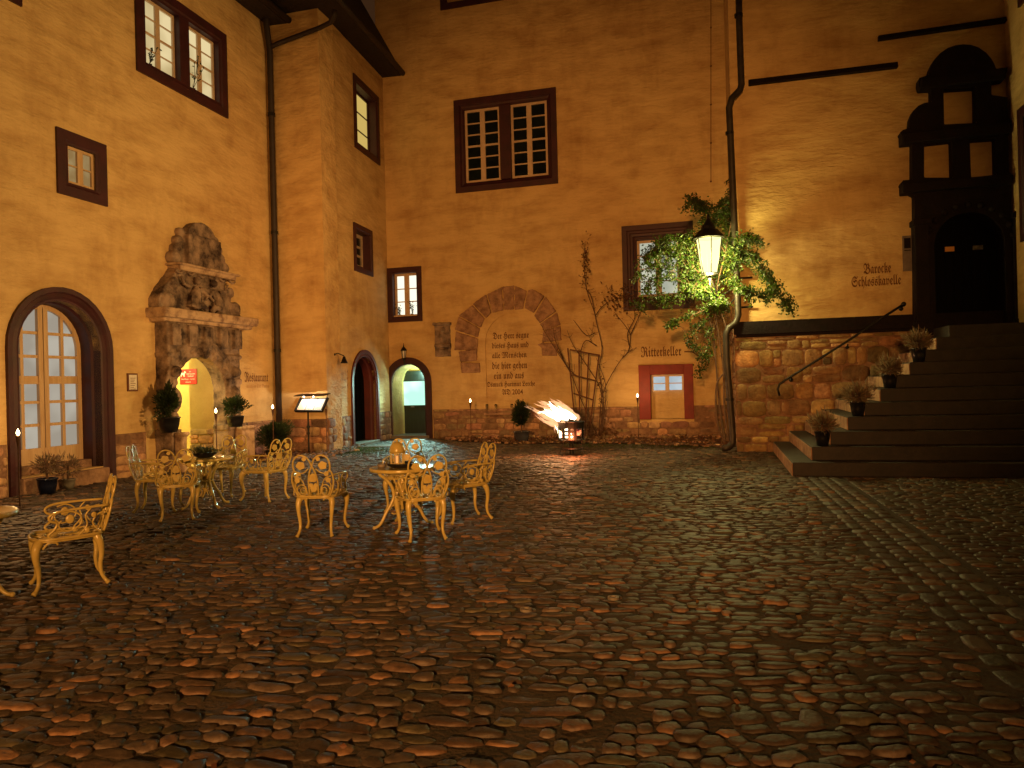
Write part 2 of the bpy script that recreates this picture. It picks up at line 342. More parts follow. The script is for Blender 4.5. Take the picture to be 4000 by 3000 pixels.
def leaves_obj(name, P, size, m, parent, M=I4, up=0.0, slim=0.5, tints=None, dirs=None):
    """one folded four-point leaf at each point"""
    P = np.asarray(P, float); n = len(P)
    d = rng.normal(0, 1, (n, 3)) if dirs is None else np.asarray(dirs) + rng.normal(0, .25, (n, 3))
    d[:, 2] += up; d /= np.linalg.norm(d, axis=1)[:, None]
    e = np.cross(d, rng.normal(0, 1, (n, 3))); e /= np.linalg.norm(e, axis=1)[:, None]; nn = np.cross(d, e)
    s = size * rng.uniform(.65, 1.3, n)[:, None]
    V = np.stack([P, P + d*s*.5 + e*s*slim*.5 + nn*s*.08, P + d*s, P + d*s*.5 - e*s*slim*.5 + nn*s*.08], 1).reshape(-1, 3)
    fs = (np.arange(n)[:, None, None]*4 + np.array([[[0, 1, 2], [0, 2, 3]]])).reshape(-1, 3)
    me = bpy.data.meshes.new(name); me.from_pydata(V.tolist(), [], fs.tolist()); me.materials.append(m)
    if tints is None: tints = np.clip(rng.normal(1, .35, (n, 1)), .3, 2) * np.clip(rng.normal(1, .12, (n, 3)), .6, 1.4)
    add_tint(me, tints, 4); o = bpy.data.objects.new(name, me)
    if M is not I4: o.data.transform(M.inverted())
    return put(o, M, parent)

# ------------------------------------------------------------------ lettering (mathematical Fraktur letters of the built-in font)
def frak(s):
    r = ''
    for ch in s:
        if 'A' <= ch <= 'Z': r += chr(0x1D56C + ord(ch) - 65)
        elif 'a' <= ch <= 'z': r += chr(0x1D586 + ord(ch) - 97)
        else: r += ch
    return r
def text(name, body, M, m, parent, width=None, height=None, label=None, bold=0.0):
    c = bpy.data.curves.new('t', 'FONT'); c.body = body; c.align_x = 'CENTER'; c.align_y = 'CENTER'; c.offset = bold
    o = bpy.data.objects.new('t', c); COL.objects.link(o); bpy.context.view_layer.update()
    me = bpy.data.meshes.new_from_object(o.evaluated_get(bpy.context.evaluated_depsgraph_get())); bpy.data.objects.remove(o); bpy.data.curves.remove(c)
    co = np.zeros(len(me.vertices) * 3); me.vertices.foreach_get('co', co); co = co.reshape(-1, 3)
    lo, hi = co.min(0), co.max(0); co -= (lo + hi) / 2
    sx = width / (hi[0] - lo[0]) if width else 1; sy = height / (hi[1] - lo[1]) if height else sx
    if not width: sx = sy
    V = np.stack([co[:, 0] * sx, np.zeros(len(co)), co[:, 1] * sy], 1); me.vertices.foreach_set('co', V.ravel())
    me.materials.clear(); me.materials.append(m); me.name = name
    o = bpy.data.objects.new(name, me); put(o, M, parent)
    if label: o['label'] = label
    return o
def on(fr, u, off, z): return fr.M @ Matrix.Translation((u, -off, z))
def text_px(name, body, fr, x0, y0, x1, y1, m, parent, off=0.004, label=None, bold=0.0):
    a = fr.at(x0, y0, off); b = fr.at(x1, y1, off)
    return text(name, body, on(fr, (a[0]+b[0])/2, off, (a[1]+b[1])/2), m, parent, width=abs(b[0]-a[0]), height=abs(a[1]-b[1]), label=label, bold=bold)

# ------------------------------------------------------------------ windows
def rect_px(fr, x0, y0, x1, y1, off=0.0):       # top-left and bottom-right corners in the picture
    a = fr.at(x0, y0, off); b = fr.at(x1, y1, off); return [a[0], b[0], b[1], a[1]]   # u0,u1,z0,z1
def inset(r, d): return [r[0]+d, r[1]-d, r[2]+d, r[3]-d]
def loop(r): return [(r[0], r[2]), (r[1], r[2]), (r[1], r[3]), (r[0], r[3])]
def surround(fr, parent, r, wd, m, prof=None, name='window', label=None):
    prof = prof or [(0, 0.0), (0, -.045), (.7, -.045), (.82, -.02), (1.0, -.015), (1.0, .30)]
    o = MB().rings([loop(inset(r, wd*k)) for k, _ in prof], [y for _, y in prof]).build(name, m, parent, fr.M)
    if label: o['label'] = label
    return o
def sash(fr, par, r, cols, rows, y, m, fw=.06, mw=.022, stile=None, name='sash', mid=None):
    b = MB(); d = .045; u0, u1, z0, z1 = r
    b.box(u0, u0+fw, y, y+d, z0, z1); b.box(u1-fw, u1, y, y+d, z0, z1); b.box(u0+fw, u1-fw, y, y+d, z0, z0+fw); b.box(u0+fw, u1-fw, y, y+d, z1-fw, z1)
    iw = u1-u0-2*fw; ih = z1-z0-2*fw
    for i in range(1, cols):
        h = (stile or mw)/2; x = u0+fw+iw*i/cols; b.box(x-h, x+h, y-.004, y+d, z0+fw, z1-fw)
    for j in range(1, rows):
        h = (fw*.8 if mid == j else mw)/2; z = z0+fw+ih*j/rows; b.box(u0+fw, u1-fw, y+.006, y+d-.004, z-h, z+h)
    return b.build(name, m, par, fr.M)
def pane(fr, par, r, y, m, name='pane'):
    return MB().add([(r[0], y, r[2]), (r[1], y, r[2]), (r[1], y, r[3]), (r[0], y, r[3])], [(0, 1, 2, 3)]).build(name, m, par, fr.M)
def arch(u0, u1, z0, zt, n=18, k=None):          # outline of an arched opening from bottom left round to bottom right
    rx = (u1-u0)/2; rz = rx if k is None else k; cx = (u0+u1)/2; zs = zt - rz
    return [(u0, z0)] + [(cx - rx*math.cos(math.pi*i/n), zs + rz*math.sin(math.pi*i/n)) for i in range(n+1)] + [(u1, z0)]
def arch_sur(fr, parent, a, wd, m, prof, name, label=None):
    u0, u1, z0, zt = a; rz = (u1-u0)/2
    ls = [arch(u0+wd*k, u1-wd*k, z0, zt-wd*k, k=rz-wd*k) for k, _ in prof]
    o = MB().rings(ls, [y for _, y in prof], closed=False).build(name, m, parent, fr.M)
    if label: o['label'] = label
    return o
def wall(fr, parent, u0, u1, z1, holes, depth, name='wall', z0=-.3, m=None, thick=.75):
    b = MB(); b.prism([(u0, z0), (u1, z0), (u1, z1), (u0, z1)], 0, thick, holes)
    return b.build(name, m or M_PL, parent, fr.M)

# ================================================================== castle wing on the left
wing = empty('castle_wing', L.w(0, 0, 0), math.atan2(L.u.y, L.u.x), label='long yellow castle wing on the left with carved stone portal and glazed arched door', cat='building')
UL0, UL1 = -14.0, 5.40
wb = rect_px(L, 521, -112, 887, 464); wsm = rect_px(L, 214, 494, 415, 808)
a1 = L.at(22, 1500); a2 = L.at(436, 1500); top = L.at(232, 1122)[1]
ad_ = [a1[0], a2[0], 0.0, top]                   # arched glazed door, outer edge of the surround
ADW = .24
PO = .30                                         # how far the portal stands out of the wall
pu0 = L.at(690, 1550, PO)[0]; pu1 = L.at(880, 1500, PO)[0]; pzt = L.at(770, 1391, PO)[1]
hd = arch(ad_[0]+ADW, ad_[1]-ADW, 0.28, ad_[3]-ADW, k=(ad_[1]-ad_[0])/2-ADW)
hp = [(pu0-.10, .02), (pu1+.12, .02), (pu1+.12, pzt+.25), (pu0-.10, pzt+.25)]
wsl = rect_px(L, -190, -260, 80, 27)
wall(L, wing, UL0, UL1, 11.0, [loop(inset(wb, .24)), loop(inset(wsm, .24)), loop(inset(wsl, .22)), hd, hp], .5)
# big double window, small window, cut-off window
o = surround(L, wing, wb, .27, M_SUR, label='dark maroon stone surround of the large lit double window')
ri = inset(wb, .27); um = (ri[0]+ri[1])/2
MB().box(um-.15, um+.15, -.02, .26, ri[2], ri[3]).build('mullion', M_SUR, o, L.M, bevel=.01)
for k, (x0, x1) in enumerate(((ri[0], um-.15), (um+.15, ri[1]))):
    r = [x0, x1, ri[2], ri[3]]; sash(L, o, r, 2, 4, .12, M_SASH, fw=.055, stile=.12, mid=2); pane(L, o, r, .16, E_WARM)
o = surround(L, wing, wsm, .24, M_SUR, label='dark maroon stone surround of the small lit window')
ri = inset(wsm, .24); sash(L, o, ri, 2, 2, .03, M_OAK, fw=.05, stile=.12); pane(L, o, ri, .07, E_DIM)
o = surround(L, wing, wsl, .24, M_SUR); ri = inset(wsl, .24); sash(L, o, ri, 2, 4, .12, M_SASH); pane(L, o, ri, .16, M_DARKGL)
# arched door: surround, sill, glazed leaves
prof = [(0, 0), (0, -.06), (.35, -.06), (.45, -.03), (.7, -.045), (.85, -.01), (1.0, 0.0), (1.0, .16), (1.12, .20), (1.12, .62)]
ds = arch_sur(L, wing, ad_, ADW, M_SUR, prof, 'arched_door_surround', 'maroon moulded stone surround of the arched glazed door')
di = [ad_[0]+ADW*1.12, ad_[1]-ADW*1.12, .42, ad_[3]-ADW*1.12]
MB().box(di[0]-.08, di[1]+.08, -.10, .60, -.02, .26).box(di[0], di[1], .22, .62, .26, .42).build('sill', M_VOUS, ds, L.M, bevel=.02)
def glazed_door(fr, par, di, y):
    b = MB(); rx = (di[1]-di[0])/2; cx = (di[0]+di[1])/2; zs = di[3]-rx; fw = .085; d = .06
    def top_at(u): return zs + math.sqrt(max(0, (rx-fw*.9)**2-(u-cx)**2))
    out = arch(di[0], di[1], di[2], di[3]); inn = arch(di[0]+fw, di[1]-fw, di[2]+.28, di[3]-fw)
    b.prism(out, y, y+d, [inn]); b.box(cx-.095, cx-.006, y-.012, y+d, di[2]+.28, top_at(cx)+.02); b.box(cx+.006, cx+.095, y-.02, y+d, di[2]+.28, top_at(cx)+.02)
    for sx in (-1, 1):
        u = cx+sx*(.095+(rx-fw-.095)*.5); b.box(u-.03, u+.03, y+.004, y+d-.004, di[2]+.28, top_at(u)+.02)
    zb = di[2]+.28; H = di[3]-zb-.1
    for k, z in enumerate([zb+H*q for q in (.165, .33, .49, .66, .83)]):
        h = .07 if k == 2 else .026
        hw = rx-fw if z < zs else math.sqrt(max(.01, (rx-fw*.9)**2-(z-zs)**2)); b.box(cx-hw, cx+hw, y+.008, y+d-.008, z-h, z+h)
    gd = b.build('glazed_door', M_OAK, par, fr.M)
    MB().prism(arch(di[0]+.02, di[1]-.02, di[2]+.02, di[3]-.02), y+.05, y+.055, back=False, sides=False).build('pane', E_HALL, par, fr.M)
    return gd
glazed_door(L, ds, di, .42)
# passage behind the portal
ps = MB(); q0, q1 = pu0-.9, pu1+.12
ps.box(q0, q1, 3.6, 3.7, 0, 3.2); ps.box(q1, q1+.1, .004, 3.7, 0, 3.2); ps.box(q0-.1, q0, .76, 3.7, 0, 3.2); ps.box(q0, q1, .76, 3.6, 3.1, 3.2); ps.box(q0, q1, -.3, 3.7, -.05, .03)
ps.build('passage', M_PLI, wing, L.M)
pl = L.w((q0+q1)/2-.2, -1.6, 2.75); point('passage_lamp', pl, (1.0, .84, .38), 270, .12)
# plinth course
def masonry(fr, parent, u0, u1, z0, z1, name, m, skip=(), hmin=.13, hmax=.26, lmin=.2, lmax=.55, out=.028, mortar=True, seed=1, top_rag=0.0, power=5.5):
    dn = sorted(q for q in skip if q[2] >= 0)
    if dn:                                   # one course object for each stretch between the doors
        up = [q for q in skip if q[2] < 0]; c = u0
        for a, b, t in dn + [(u1, u1, 0)]:
            if min(a, u1) - c > .1: masonry(fr, parent, c, min(a, u1), z0, z1, name, m, up, hmin, hmax, lmin, lmax, out, mortar, seed+int(c*7) % 50+1, top_rag, power)
            c = max(c, b)
        return
    rg = np.random.default_rng(seed); S = []; z = z0
    while z < z1 - .05:
        h = min(rg.uniform(hmin, hmax), z1 - z); u = u0 - rg.uniform(0, .1)
        while u < u1:
            l = rg.uniform(lmin, lmax); cu = u+l/2; cz = z+h/2
            if not any(a-l*.42 < cu < b+l*.42 and (cz < t if t >= 0 else cz > -t) for a, b, t in skip):
                a0, b0 = max(u, u0), min(u+l, u1)
                if b0-a0 > .06:
                    nsp = 2 if (h > .2 and rg.random() < .2) else 1
                    for j in range(nsp):
                        hh = h/nsp; S.append([(a0+b0)/2, z+hh*(j+.5)+rg.normal(0, .006), (b0-a0)/2-.006, hh/2-.006, rg.normal(0, .03), .0, out*rg.uniform(.55, 1.3)])
            u += l
        z += h
    o = stones_obj(name, S, m, parent, fr.M, seg=14, power=power, vertical=True, edge=.05)
    if mortar:
        segs = []; c = u0
        for a, b, t in sorted(q for q in skip if q[2] >= 0):
            if a > c: segs.append((c, min(a, u1)))
            c = max(c, b)
        if c < u1: segs.append((c, u1))
        b_ = MB()
        ups = [q for q in skip if q[2] < 0]
        for a, b in segs:
            c = a
            for ua, ub_, t in ups:
                if ua > a and ub_ < b: b_.box(c, ua, -.018, .02, z0, z1); b_.box(ua, ub_, -.018, .02, z0, -t); c = ub_
            b_.box(c, b, -.018, .02, z0, z1)
        b_.build(name.replace('stones', 'mortar') if 'stones' in name else 'mortar', M_MORT, parent, fr.M)
    return o
masonry(L, wing, UL0, UL1, 0, .84, 'plinth_stones', M_STONE, skip=[(ad_[0]-.02, ad_[1]+.02, 9), (pu0-.55, pu1+.45, 9)], seed=3)
def disc(b, cx, cz, r, y0, y1):
    c = lambda q: [(cx+r*q*math.cos(t*.393), cz+r*q*math.sin(t*.393)) for t in range(16)]
    b.prism(c(1), y0+.03, y1); b.prism(c(.86), y0, y0+.05); b.prism(c(.30), y0-.03, y0)
    for t in range(14): b.ball((cx+r*(.35+.035*t)*math.cos(t*.7), y0, cz+r*(.35+.035*t)*math.sin(t*.7)), .018, 5, 4)
# ---- carved portal
pt_u0 = L.at(607, 1500)[0]; pt_u1 = L.at(940, 1500, PO)[0]; fu0 = pt_u0 + .02
zc1 = L.at(643, 1196, .48)[1]; zc0 = L.at(680, 1252, .40)[1]
print('portal', pu0, pu1, pzt, pt_u0, pt_u1, zc0, zc1, 'door', ad_, 'wb', wb, wsm)
b = MB()
b.prism([(fu0, 0), (fu0, zc0), (pt_u1, zc0), (pt_u1, 0)], -PO, .1, [[(u, z) for u, z in arch(pu0, pu1, -.02, pzt)]])
b2 = MB()
# jambs and arch as one body with the opening cut out
out = [(fu0, 0.02), (pu0, 0.02)] + arch(pu0, pu1, .02, pzt)[1:-1] + [(pu1, .02), (pt_u1, .02), (pt_u1, zc0), (fu0, zc0)]
b2.prism(out, -PO, .03)
for sx, ua, ub in ((0, fu0, pu0), (1, pu1, pt_u1)):
    w_ = ub-ua
    b2.box(ua-.06, ub-.04 if sx == 0 else ub+.05, -PO-.10, 0, 0, .82)               # pedestals
    b2.box(ua-.08, ub-.02 if sx == 0 else ub+.07, -PO-.13, 0, .74, .86)
    b2.box(ua+.05, ub-.08, -PO-.05, 0, .9, zc0-.75); b2.box(ua+.02, ub-.05, -PO-.08, 0, 1.75, 1.86)
    for k in range(3):
        z = 1.1+k*.22; b2.ball((ua+w_*.45, -PO-.04, z), random.uniform(.09, .13), 8, 6, (1, .7, 1))
    b2.ball((ua+w_*.45, -PO-.05, 1.45), .17, 10, 7, (.9, .8, 1.5)); b2.ball((ua+w_*.45, -PO-.10, 2.02), .12, 10, 7)
ncx = (pu0+pu1)/2; rr = (pu1-pu0)/2; zs_ = pzt-rr
for k in range(13):                                                                   # bossed arch edge
    q = math.pi*k/12; b2.ball((ncx-(rr+.085)*math.cos(q), -PO+.01, zs_+(rr+.085)*math.sin(q)), .075, 8, 6, (1, 1.1, 1))
for k in range(5):
    for u in (pu0-.06, pu1+.06): b2.ball((u, -PO+.02, 1.0+k*.22), .07, 8, 6)
for q_, r2 in ((.20, .035), (.27, .022), (.34, .03)): b2.tube([(ncx-(rr+q_)*math.cos(math.pi*k/16), -PO-.02, zs_+(rr+q_)*math.sin(math.pi*k/16)) for k in range(17)], r2, 6)
b2.ball((ncx, -PO-.07, pzt+.15), .12, 10, 7, (.8, .9, 1.4)); b2.ball((ncx, -PO-.10, pzt+.02), .08, 10, 7)
b2.box(fu0-.03, pt_u1+.03, -PO-.04, 0, zc0-.72, zc0-.64)
for k in range(5):                                                                    # triglyph blocks of the frieze
    u = fu0+.04+(pt_u1-fu0-.34)*k/4.0; b2.box(u, u+.26, -PO-.10, 0, zc0-.50, zc0-.06)
portal = b2.build('carved_portal', M_CARV, wing, L.M, remesh=.018, disp=[(.025, .16), (.012, .04)])
portal['label'] = 'weathered Renaissance stone portal with cornices and carved gable'
# cornice 1
cl, cr_ = L.at(567, 1200)[0], L.at(1012, 1240, .48)[0]
b = MB(); pr = [(.30, zc0-.02), (.36, zc0+.03), (.36, zc0+.06), (.46, zc0+.13), (.48, zc1-.04), (.48, zc1)]
for k in range(len(pr)-1):
    d0, z0 = pr[k]; d1, z1 = pr[k+1]; e = .48-d1; b.box(cl+e*.8, cr_-e*.8, -d1, .05, z0, z1+.002)
b.build('cornice', M_CARVL, portal, L.M, remesh=.02, disp=[(.02, .1)])
# relief tier
u_a = L.at(612, 1190, .2)[0]; u_b = L.at(942, 1225, .25)[0]; zr0 = zc1; zr1 = L.at(692, 1040, .38)[1]
W_ = u_b-u_a; H_ = zr1-zr0
b = MB(); prf = [(0, 0), (1, 0), (.97, .10), (.90, .14), (.93, .30), (.86, .36), (.86, .50), (.79, .60), (.79, 1), (.21, 1), (.16, .80), (.06, .50), (.0, .22)]
b.prism([(u_a+p*W_, zr0+q*H_) for p, q in prf], -.26, .05)
def V_(u, q, y): return (u_a+W_*u, y, zr0+H_*q)
for u, m_ in ((.36, 1), (.62, -1)):                                  # two reclining figures holding the central shield
    b.tube([V_(u-.03*m_, .06, -.33), V_(u-.01*m_, .3, -.35), V_(u+.02*m_, .5, -.35), V_(u+.02*m_, .62, -.34)], [.15, .13, .10, .045], 10); b.ball(V_(u+.03*m_, .76, -.36), .075, 10, 8, (1, 1, 1.2))
    b.tube([V_(u+.05*m_, .56, -.36), V_(u+.12*m_, .40, -.42), V_(u+.08*m_, .30, -.44)], [.045, .04, .03], 7); b.tube([V_(u-.05*m_, .56, -.34), V_(u-.13*m_, .62, -.36), V_(u-.15*m_, .80, -.34)], [.045, .038, .03], 7)
    b.tube([V_(u-.04*m_, .12, -.40), V_(u+.06*m_, .14, -.44), V_(u+.10*m_, .02, -.42)], [.08, .065, .05], 8)
    for t in range(5): b.tube([V_(u+(t-2)*.028, .46, -.40), V_(u+(t-2)*.036, .08, -.43)], .016, 5)
b.prism([(u_a+W_*x, zr0+H_*z) for x, z in ((.43, .25), (.49, .12), (.55, .25), (.56, .62), (.42, .62))], -.36, -.2)
for t in range(6): b.tube([V_(.16+.13*t, .93, -.30), V_(.20+.13*t, .86, -.33), V_(.25+.13*t, .93, -.30)], .03, 6)
for s_ in (-1, 1): disc(b, u_a+W_*(.5+s_*.41), zr0+H_*.20, .17, -.32, .05); disc(b, u_a+W_*(.5+s_*.34), zr0+H_*.62, .12, -.31, .05)
b.build('relief', M_CARV, portal, L.M, remesh=.018, disp=[(.03, .14), (.015, .04)])
c2l, c2r = L.at(643, 1024)[0], L.at(940, 1078, .38)[0]; zc2 = L.at(692, 1018, .38)[1]
b = MB().box(c2l, c2r, -.38, .05, zr1+.06, zc2).box(c2l+.08, c2r-.08, -.32, .05, zr1-.04, zr1+.06)
b.build('cornice', M_CARVL, portal, L.M, remesh=.02, disp=[(.015, .1)])
# gable tier with volutes
g0, g1 = L.at(694, 1000, .2)[0], L.at(893, 1055, .25)[0]; gt = L.at(783, 868, .2)[1]; GH = gt-zc2; GW = g1-g0; gm = (g0+g1)/2
b = MB(); b.box(gm-GW*.30, gm+GW*.30, -.24, .05, zc2, zc2+GH*.68); b.prism(arch(gm-GW*.30, gm+GW*.30, zc2+GH*.5, gt, k=GH*.42), -.20, .05)
b.box(gm-GW*.33, gm-GW*.26, -.28, 0, zc2, zc2+GH*.66); b.box(gm+GW*.26, gm+GW*.33, -.28, 0, zc2, zc2+GH*.66)
for k, (du, dz, r_) in enumerate(((.50, .08, .12), (.44, .27, .11), (.40, .46, .10), (.34, .66, .09))):
    for s_ in (-1, 1): disc(b, gm+s_*GW*du, zc2+GH*dz+.04, r_*1.1, -.19+.02*k, .05)
b.prism([(gm-GW*.48, zc2), (gm+GW*.48, zc2), (gm+GW*.3, zc2+GH*.62), (gm-GW*.3, zc2+GH*.62)], -.13, .05)
b.build('gable', M_CARV, portal, L.M, remesh=.018, disp=[(.025, .12), (.012, .04)])
for nm_, ua, ub, out_ in (('pedestal', fu0-.02, pu0-.10, .62), ('pedestal', pu1+.14, pt_u1+.06, .60)):
    MB().box(ua, ub, -out_, -PO-.12, 0, .74).box(ua-.03, ub+.03, -out_-.03, -PO-.14, .74, .80).build(nm_, M_CARVL, portal, L.M, remesh=.025, disp=[(.02, .1)])
# roof of the wing
def roof(parent, path, z, over, inward, rise, name='roof'):
    """path: world points along the eave wall line; eave sticks out by over on the right-hand (courtyard) side"""
    pts = [Vector((p[0], p[1], 0)) for p in path]; offs = []; ins = []
    for i, p in enumerate(pts):
        ns = []
        if i > 0: d = (pts[i]-pts[i-1]).normalized(); ns.append(Vector((d.y, -d.x, 0)))
        if i < len(pts)-1: d = (pts[i+1]-pts[i]).normalized(); ns.append(Vector((d.y, -d.x, 0)))
        n = sum(ns, Vector()).normalized(); k = 1/max(.35, n.dot(ns[0])); offs.append(p+n*over*k); ins.append(p-n*inward*k)
    b = MB(); n = len(pts)
    V = [(*p.xy, z) for p in pts] + [(*p.xy, z-.02) for p in offs] + [(*p.xy, z+.16) for p in offs] + [(*p.xy, z+.16+rise) for p in ins]
    fs = []
    for i in range(n-1):
        for a in range(3): fs.append((a*n+i, a*n+i+1, (a+1)*n+i+1, (a+1)*n+i))
    b.add(V, fs); b.build(name, M_ROOF, parent, WM[parent.name], world=True)
    g_ = MB()
    g_.tube([(p.x, p.y, z+.05) for p in [q + (q-r).normalized()*.06 for q, r in zip(offs, pts)]], .085, 10)
    g_.build('gutter', M_ZINCD, parent, WM[parent.name], world=True, smooth=True)
    return offs
roof(wing, [L.w(UL0, 0, 0).xy, L.w(UL1+.0, 0, 0).xy], 10.95, .55, 3.2, 5.0)
text_px('wall_lettering', frak('Restaurant'), L, 955, 1452, 1048, 1492, M_INK, wing, label='painted black-letter word Restaurant beside the portal', bold=.004)
text_px('wall_lettering', frak('innen im Tier Garten'), L, 962, 1500, 1052, 1514, M_INK2, wing, label='faint small painted line under the word Restaurant')
text_px('wall_lettering', frak('Mund'), L, 950, 1436, 976, 1442, M_INK2, wing, label='tiny faint painted word above Restaurant')
# downpipe in the corner
wm_ = WM[wing.name]
def pipe(name, pts, r, m, parent, n=10):
    o = MB().tube(pts, r, n).build(name, m, parent, WM[parent.name], world=True, smooth=True); return o
pc = L.w(UL1-.16, .14, 0)
dp = pipe('downpipe', [P3(1042, 30, 18.6), P3(1040, 90, 18.6)] + [Vector((pc.x, pc.y, z)) for z in (10.2, 7, 4, .1)], .075, M_ZINCD, wing)
for z in (8.6, 5.6, 2.6): MB().lathe([(.092, -.04), (.092, .04)], (pc.x, pc.y, z), 12).build('pipe_bracket', M_IRON, dp, WM[dp.name], world=True)

# ================================================================== stair tower
tower = empty('stair_tower', T1.w(0, 0, 0), math.atan2(T1.u.y, T1.u.x), label='narrow yellow stair tower in the left corner with dark eaves', cat='building')
ZE = 11.18
wall(T1, tower, -.4, T1W, ZE, [], .3)
wt = rect_px(T2, 1377, 285, 1481, 647); ws = rect_px(T2, 1378, 867, 1454, 1082)
ta = [T2.at(1371, 1550)[0], T2.at(1477, 1550)[0], 0, T2.at(1418, 1366)[1]]
print('T2', T2W, wt, ws, ta)
TW = .20; ha = arch(ta[0]+TW, ta[1]-TW, .0, ta[3]-TW, k=(ta[1]-ta[0])/2-TW)
wall(T2, tower, .008, T2W+.1, ZE, [loop(inset(wt, .12)), loop(inset(ws, .12)), ha], .3, name='wall', thick=.06)
o = surround(T2, tower, wt, .20, M_SUR); ri = inset(wt, .20); sash(T2, o, ri, 1, 3, .22, M_SUR, fw=.05); pane(T2, o, ri, .26, E_SLIT)
o = surround(T2, tower, ws, .18, M_SUR); ri = inset(ws, .18); sash(T2, o, ri, 1, 3, .20, M_SASH, fw=.10, mw=.06); pane(T2, o, ri, .24, M_DARKGL)
prof = [(0, 0), (0, -.05), (.5, -.05), (.6, -.02), (.85, -.03), (1, 0), (1, .12), (1.15, .16), (1.15, .5)]
o = arch_sur(T2, tower, ta, TW, M_RED2, prof, 'door_surround', 'dark red moulded arch of the narrow tower door')
db = MB().prism(arch(ta[0]+TW, ta[1]-TW, .02, ta[3]-TW), .34, .40)
for k in range(4):
    u = ta[0]+TW+(ta[1]-ta[0]-2*TW)*(k+.5)/4; db.box(u-.05, u+.05, .325, .345, .1, ta[3]-.75)
db.build('door', M_DOOR, o, T2.M, bevel=.004)
MB().box(ta[0]+TW-.04, ta[1]-TW+.04, -.10, .34, -.02, .07).build('threshold', M_SLAB, o, T2.M, bevel=.01)
masonry(T1, tower, 0, T1W, 0, .84, 'plinth_stones', M_STONE, seed=5)
masonry(T2, tower, 0, T2W, 0, .86, 'plinth_stones', M_STONE, skip=[(ta[0]-.03, ta[1]+.03, 9)], seed=6)
offs = roof(tower, [T1.w(-1.2, 0, 0).xy, T1.w(T1W, 0, 0).xy, c_b.xy], ZE, .62, 2.2, 5.2)
text_px('wall_lettering', frak('Toiletten'), T2, 1303, 1449, 1343, 1463, M_INK2, tower, label='upper faded painted word by the tower door')
text_px('wall_lettering', frak('Residenz'), T2, 1303, 1475, 1352, 1491, M_INK2, tower, label='middle faded painted word by the tower door')
text_px('wall_lettering', frak('Tagungen'), T2, 1303, 1504, 1352, 1519, M_INK2, tower, label='lowest faded painted word by the tower door')
for y in (1450, 1476, 1503): text_px('wall_lettering', '/', T2, 1356, y-4, 1361, y+5, M_INK, tower)
pipe('downpipe', [P3(1308, 40, 17.95), P3(1306, 62, 17.97), P3(1290, 88, 18.2), P3(1250, 108, 18.45), P3(1090, 168, 18.80), P3(1060, 182, 18.75)], .06, M_ZINCD, tower)

# ================================================================== main building at the back
main = empty('main_building', B.w(0, 0, 0), math.atan2(B.u.y, B.u.x), label='tall yellow castle building across the back with blind stone arch and inscription', cat='building')
w1 = rect_px(B, 1773, 395, 2181, 717); w3 = rect_px(B, 1513, 1049, 1651, 1254); w4 = rect_px(B, 2428, 886, 2715, 1203); w5 = rect_px(B, 2494, 1427, 2712, 1636)
_u, _z = B.at(1722, 42); w2 = [_u, B.at(2105, 0)[0], _z, _z + (w1[3]-w1[2])]
da = [B.at(1508, 1600)[0], B.at(1689, 1600)[0], 0, B.at(1590, 1396)[1]]; DW = .22
print('B', w1, w3, w4, w5, da, ub0)
hd = arch(da[0]+DW, da[1]-DW, .0, da[3]-DW, k=(da[1]-da[0])/2-DW)
n0 = B.at(1902, 1600)[0]; n1 = B.at(2124, 1600)[0]; nz0 = B.at(1905, 1612)[1]; nz1 = B.at(2000, 1222)[1]
hn = arch(n0, n1, nz0, nz1, k=(n1-n0)/2)
w5i = [w5[0]+.32, w5[1]-.26, w5[2], w5[3]-.28]
UB1 = C.w(0, 0, 0).x/B.u.x + 6
wall(B, main, ub0-.2, UB1, 15.0, [loop(inset(w1, .12)), loop(inset(w2, .12)), loop(inset(w3, .15)), loop(inset(w4, .12)), loop(w5i), hd, hn], .3)
for ww in (w1, w2):
    o = surround(B, main, ww, .30, M_SUR, prof=[(0, 0), (0, -.05), (.55, -.05), (.7, .0), (.85, .02), (1.0, .06), (1, .3)])
    ri = inset(ww, .30); um = (ri[0]+ri[1])/2; MB().box(um-.17, um+.17, -.01, .3, ri[2], ri[3]).build('mullion', M_SUR, o, B.M, bevel=.015)
    for x0, x1 in ((ri[0], um-.17), (um+.17, ri[1])):
        r = [x0, x1, ri[2], ri[3]]; sash(B, o, r, 2, 6, .10, M_SASH, fw=.07, stile=.15, mw=.035, mid=3); pane(B, o, r, .14, M_DARKGL)
        MB().box(x0+.06, x1-.06, .16, .18, ri[3]-.42, ri[3]-.05).build('blind', M_TREL, o, B.M)
o = surround(B, main, w3, .17, M_SUR, label='maroon surround of the small brightly lit window above the green door'); ri = inset(w3, .17); sash(B, o, ri, 2, 3, .16, M_SASH, fw=.07, stile=.16, mw=.03); pane(B, o, ri, .20, E_WHITE)
MB().box(ri[0]-.02, ri[1]+.02, .02, .2, ri[2], ri[2]+.04).build('sill', M_SASH, o, B.M)
o = surround(B, main, w4, .40, M_SUR, prof=[(0, 0), (0, -.06), (.35, -.06), (.40, -.03), (.55, -.03), (.60, .0), (.75, .01), (.8, .05), (1, .08), (1, .34)], label='deep moulded maroon surround of the window behind the lantern')
ri = inset(w4, .40); sash(B, o, ri, 2, 4, .22, M_SASH, fw=.07, stile=.17, mw=.025); pane(B, o, ri, .26, E_GREY)
MB().ball((ri[0]+.22, .245, ri[3]-.48), .065, 10, 8, (1, .1, 1)).build('window_ornament', M_SIGNR, o, B.M)
MB().box(ri[0], ri[1], .02, .22, ri[2]-.01, ri[2]+.05).build('sill', M_SASH, o, B.M)
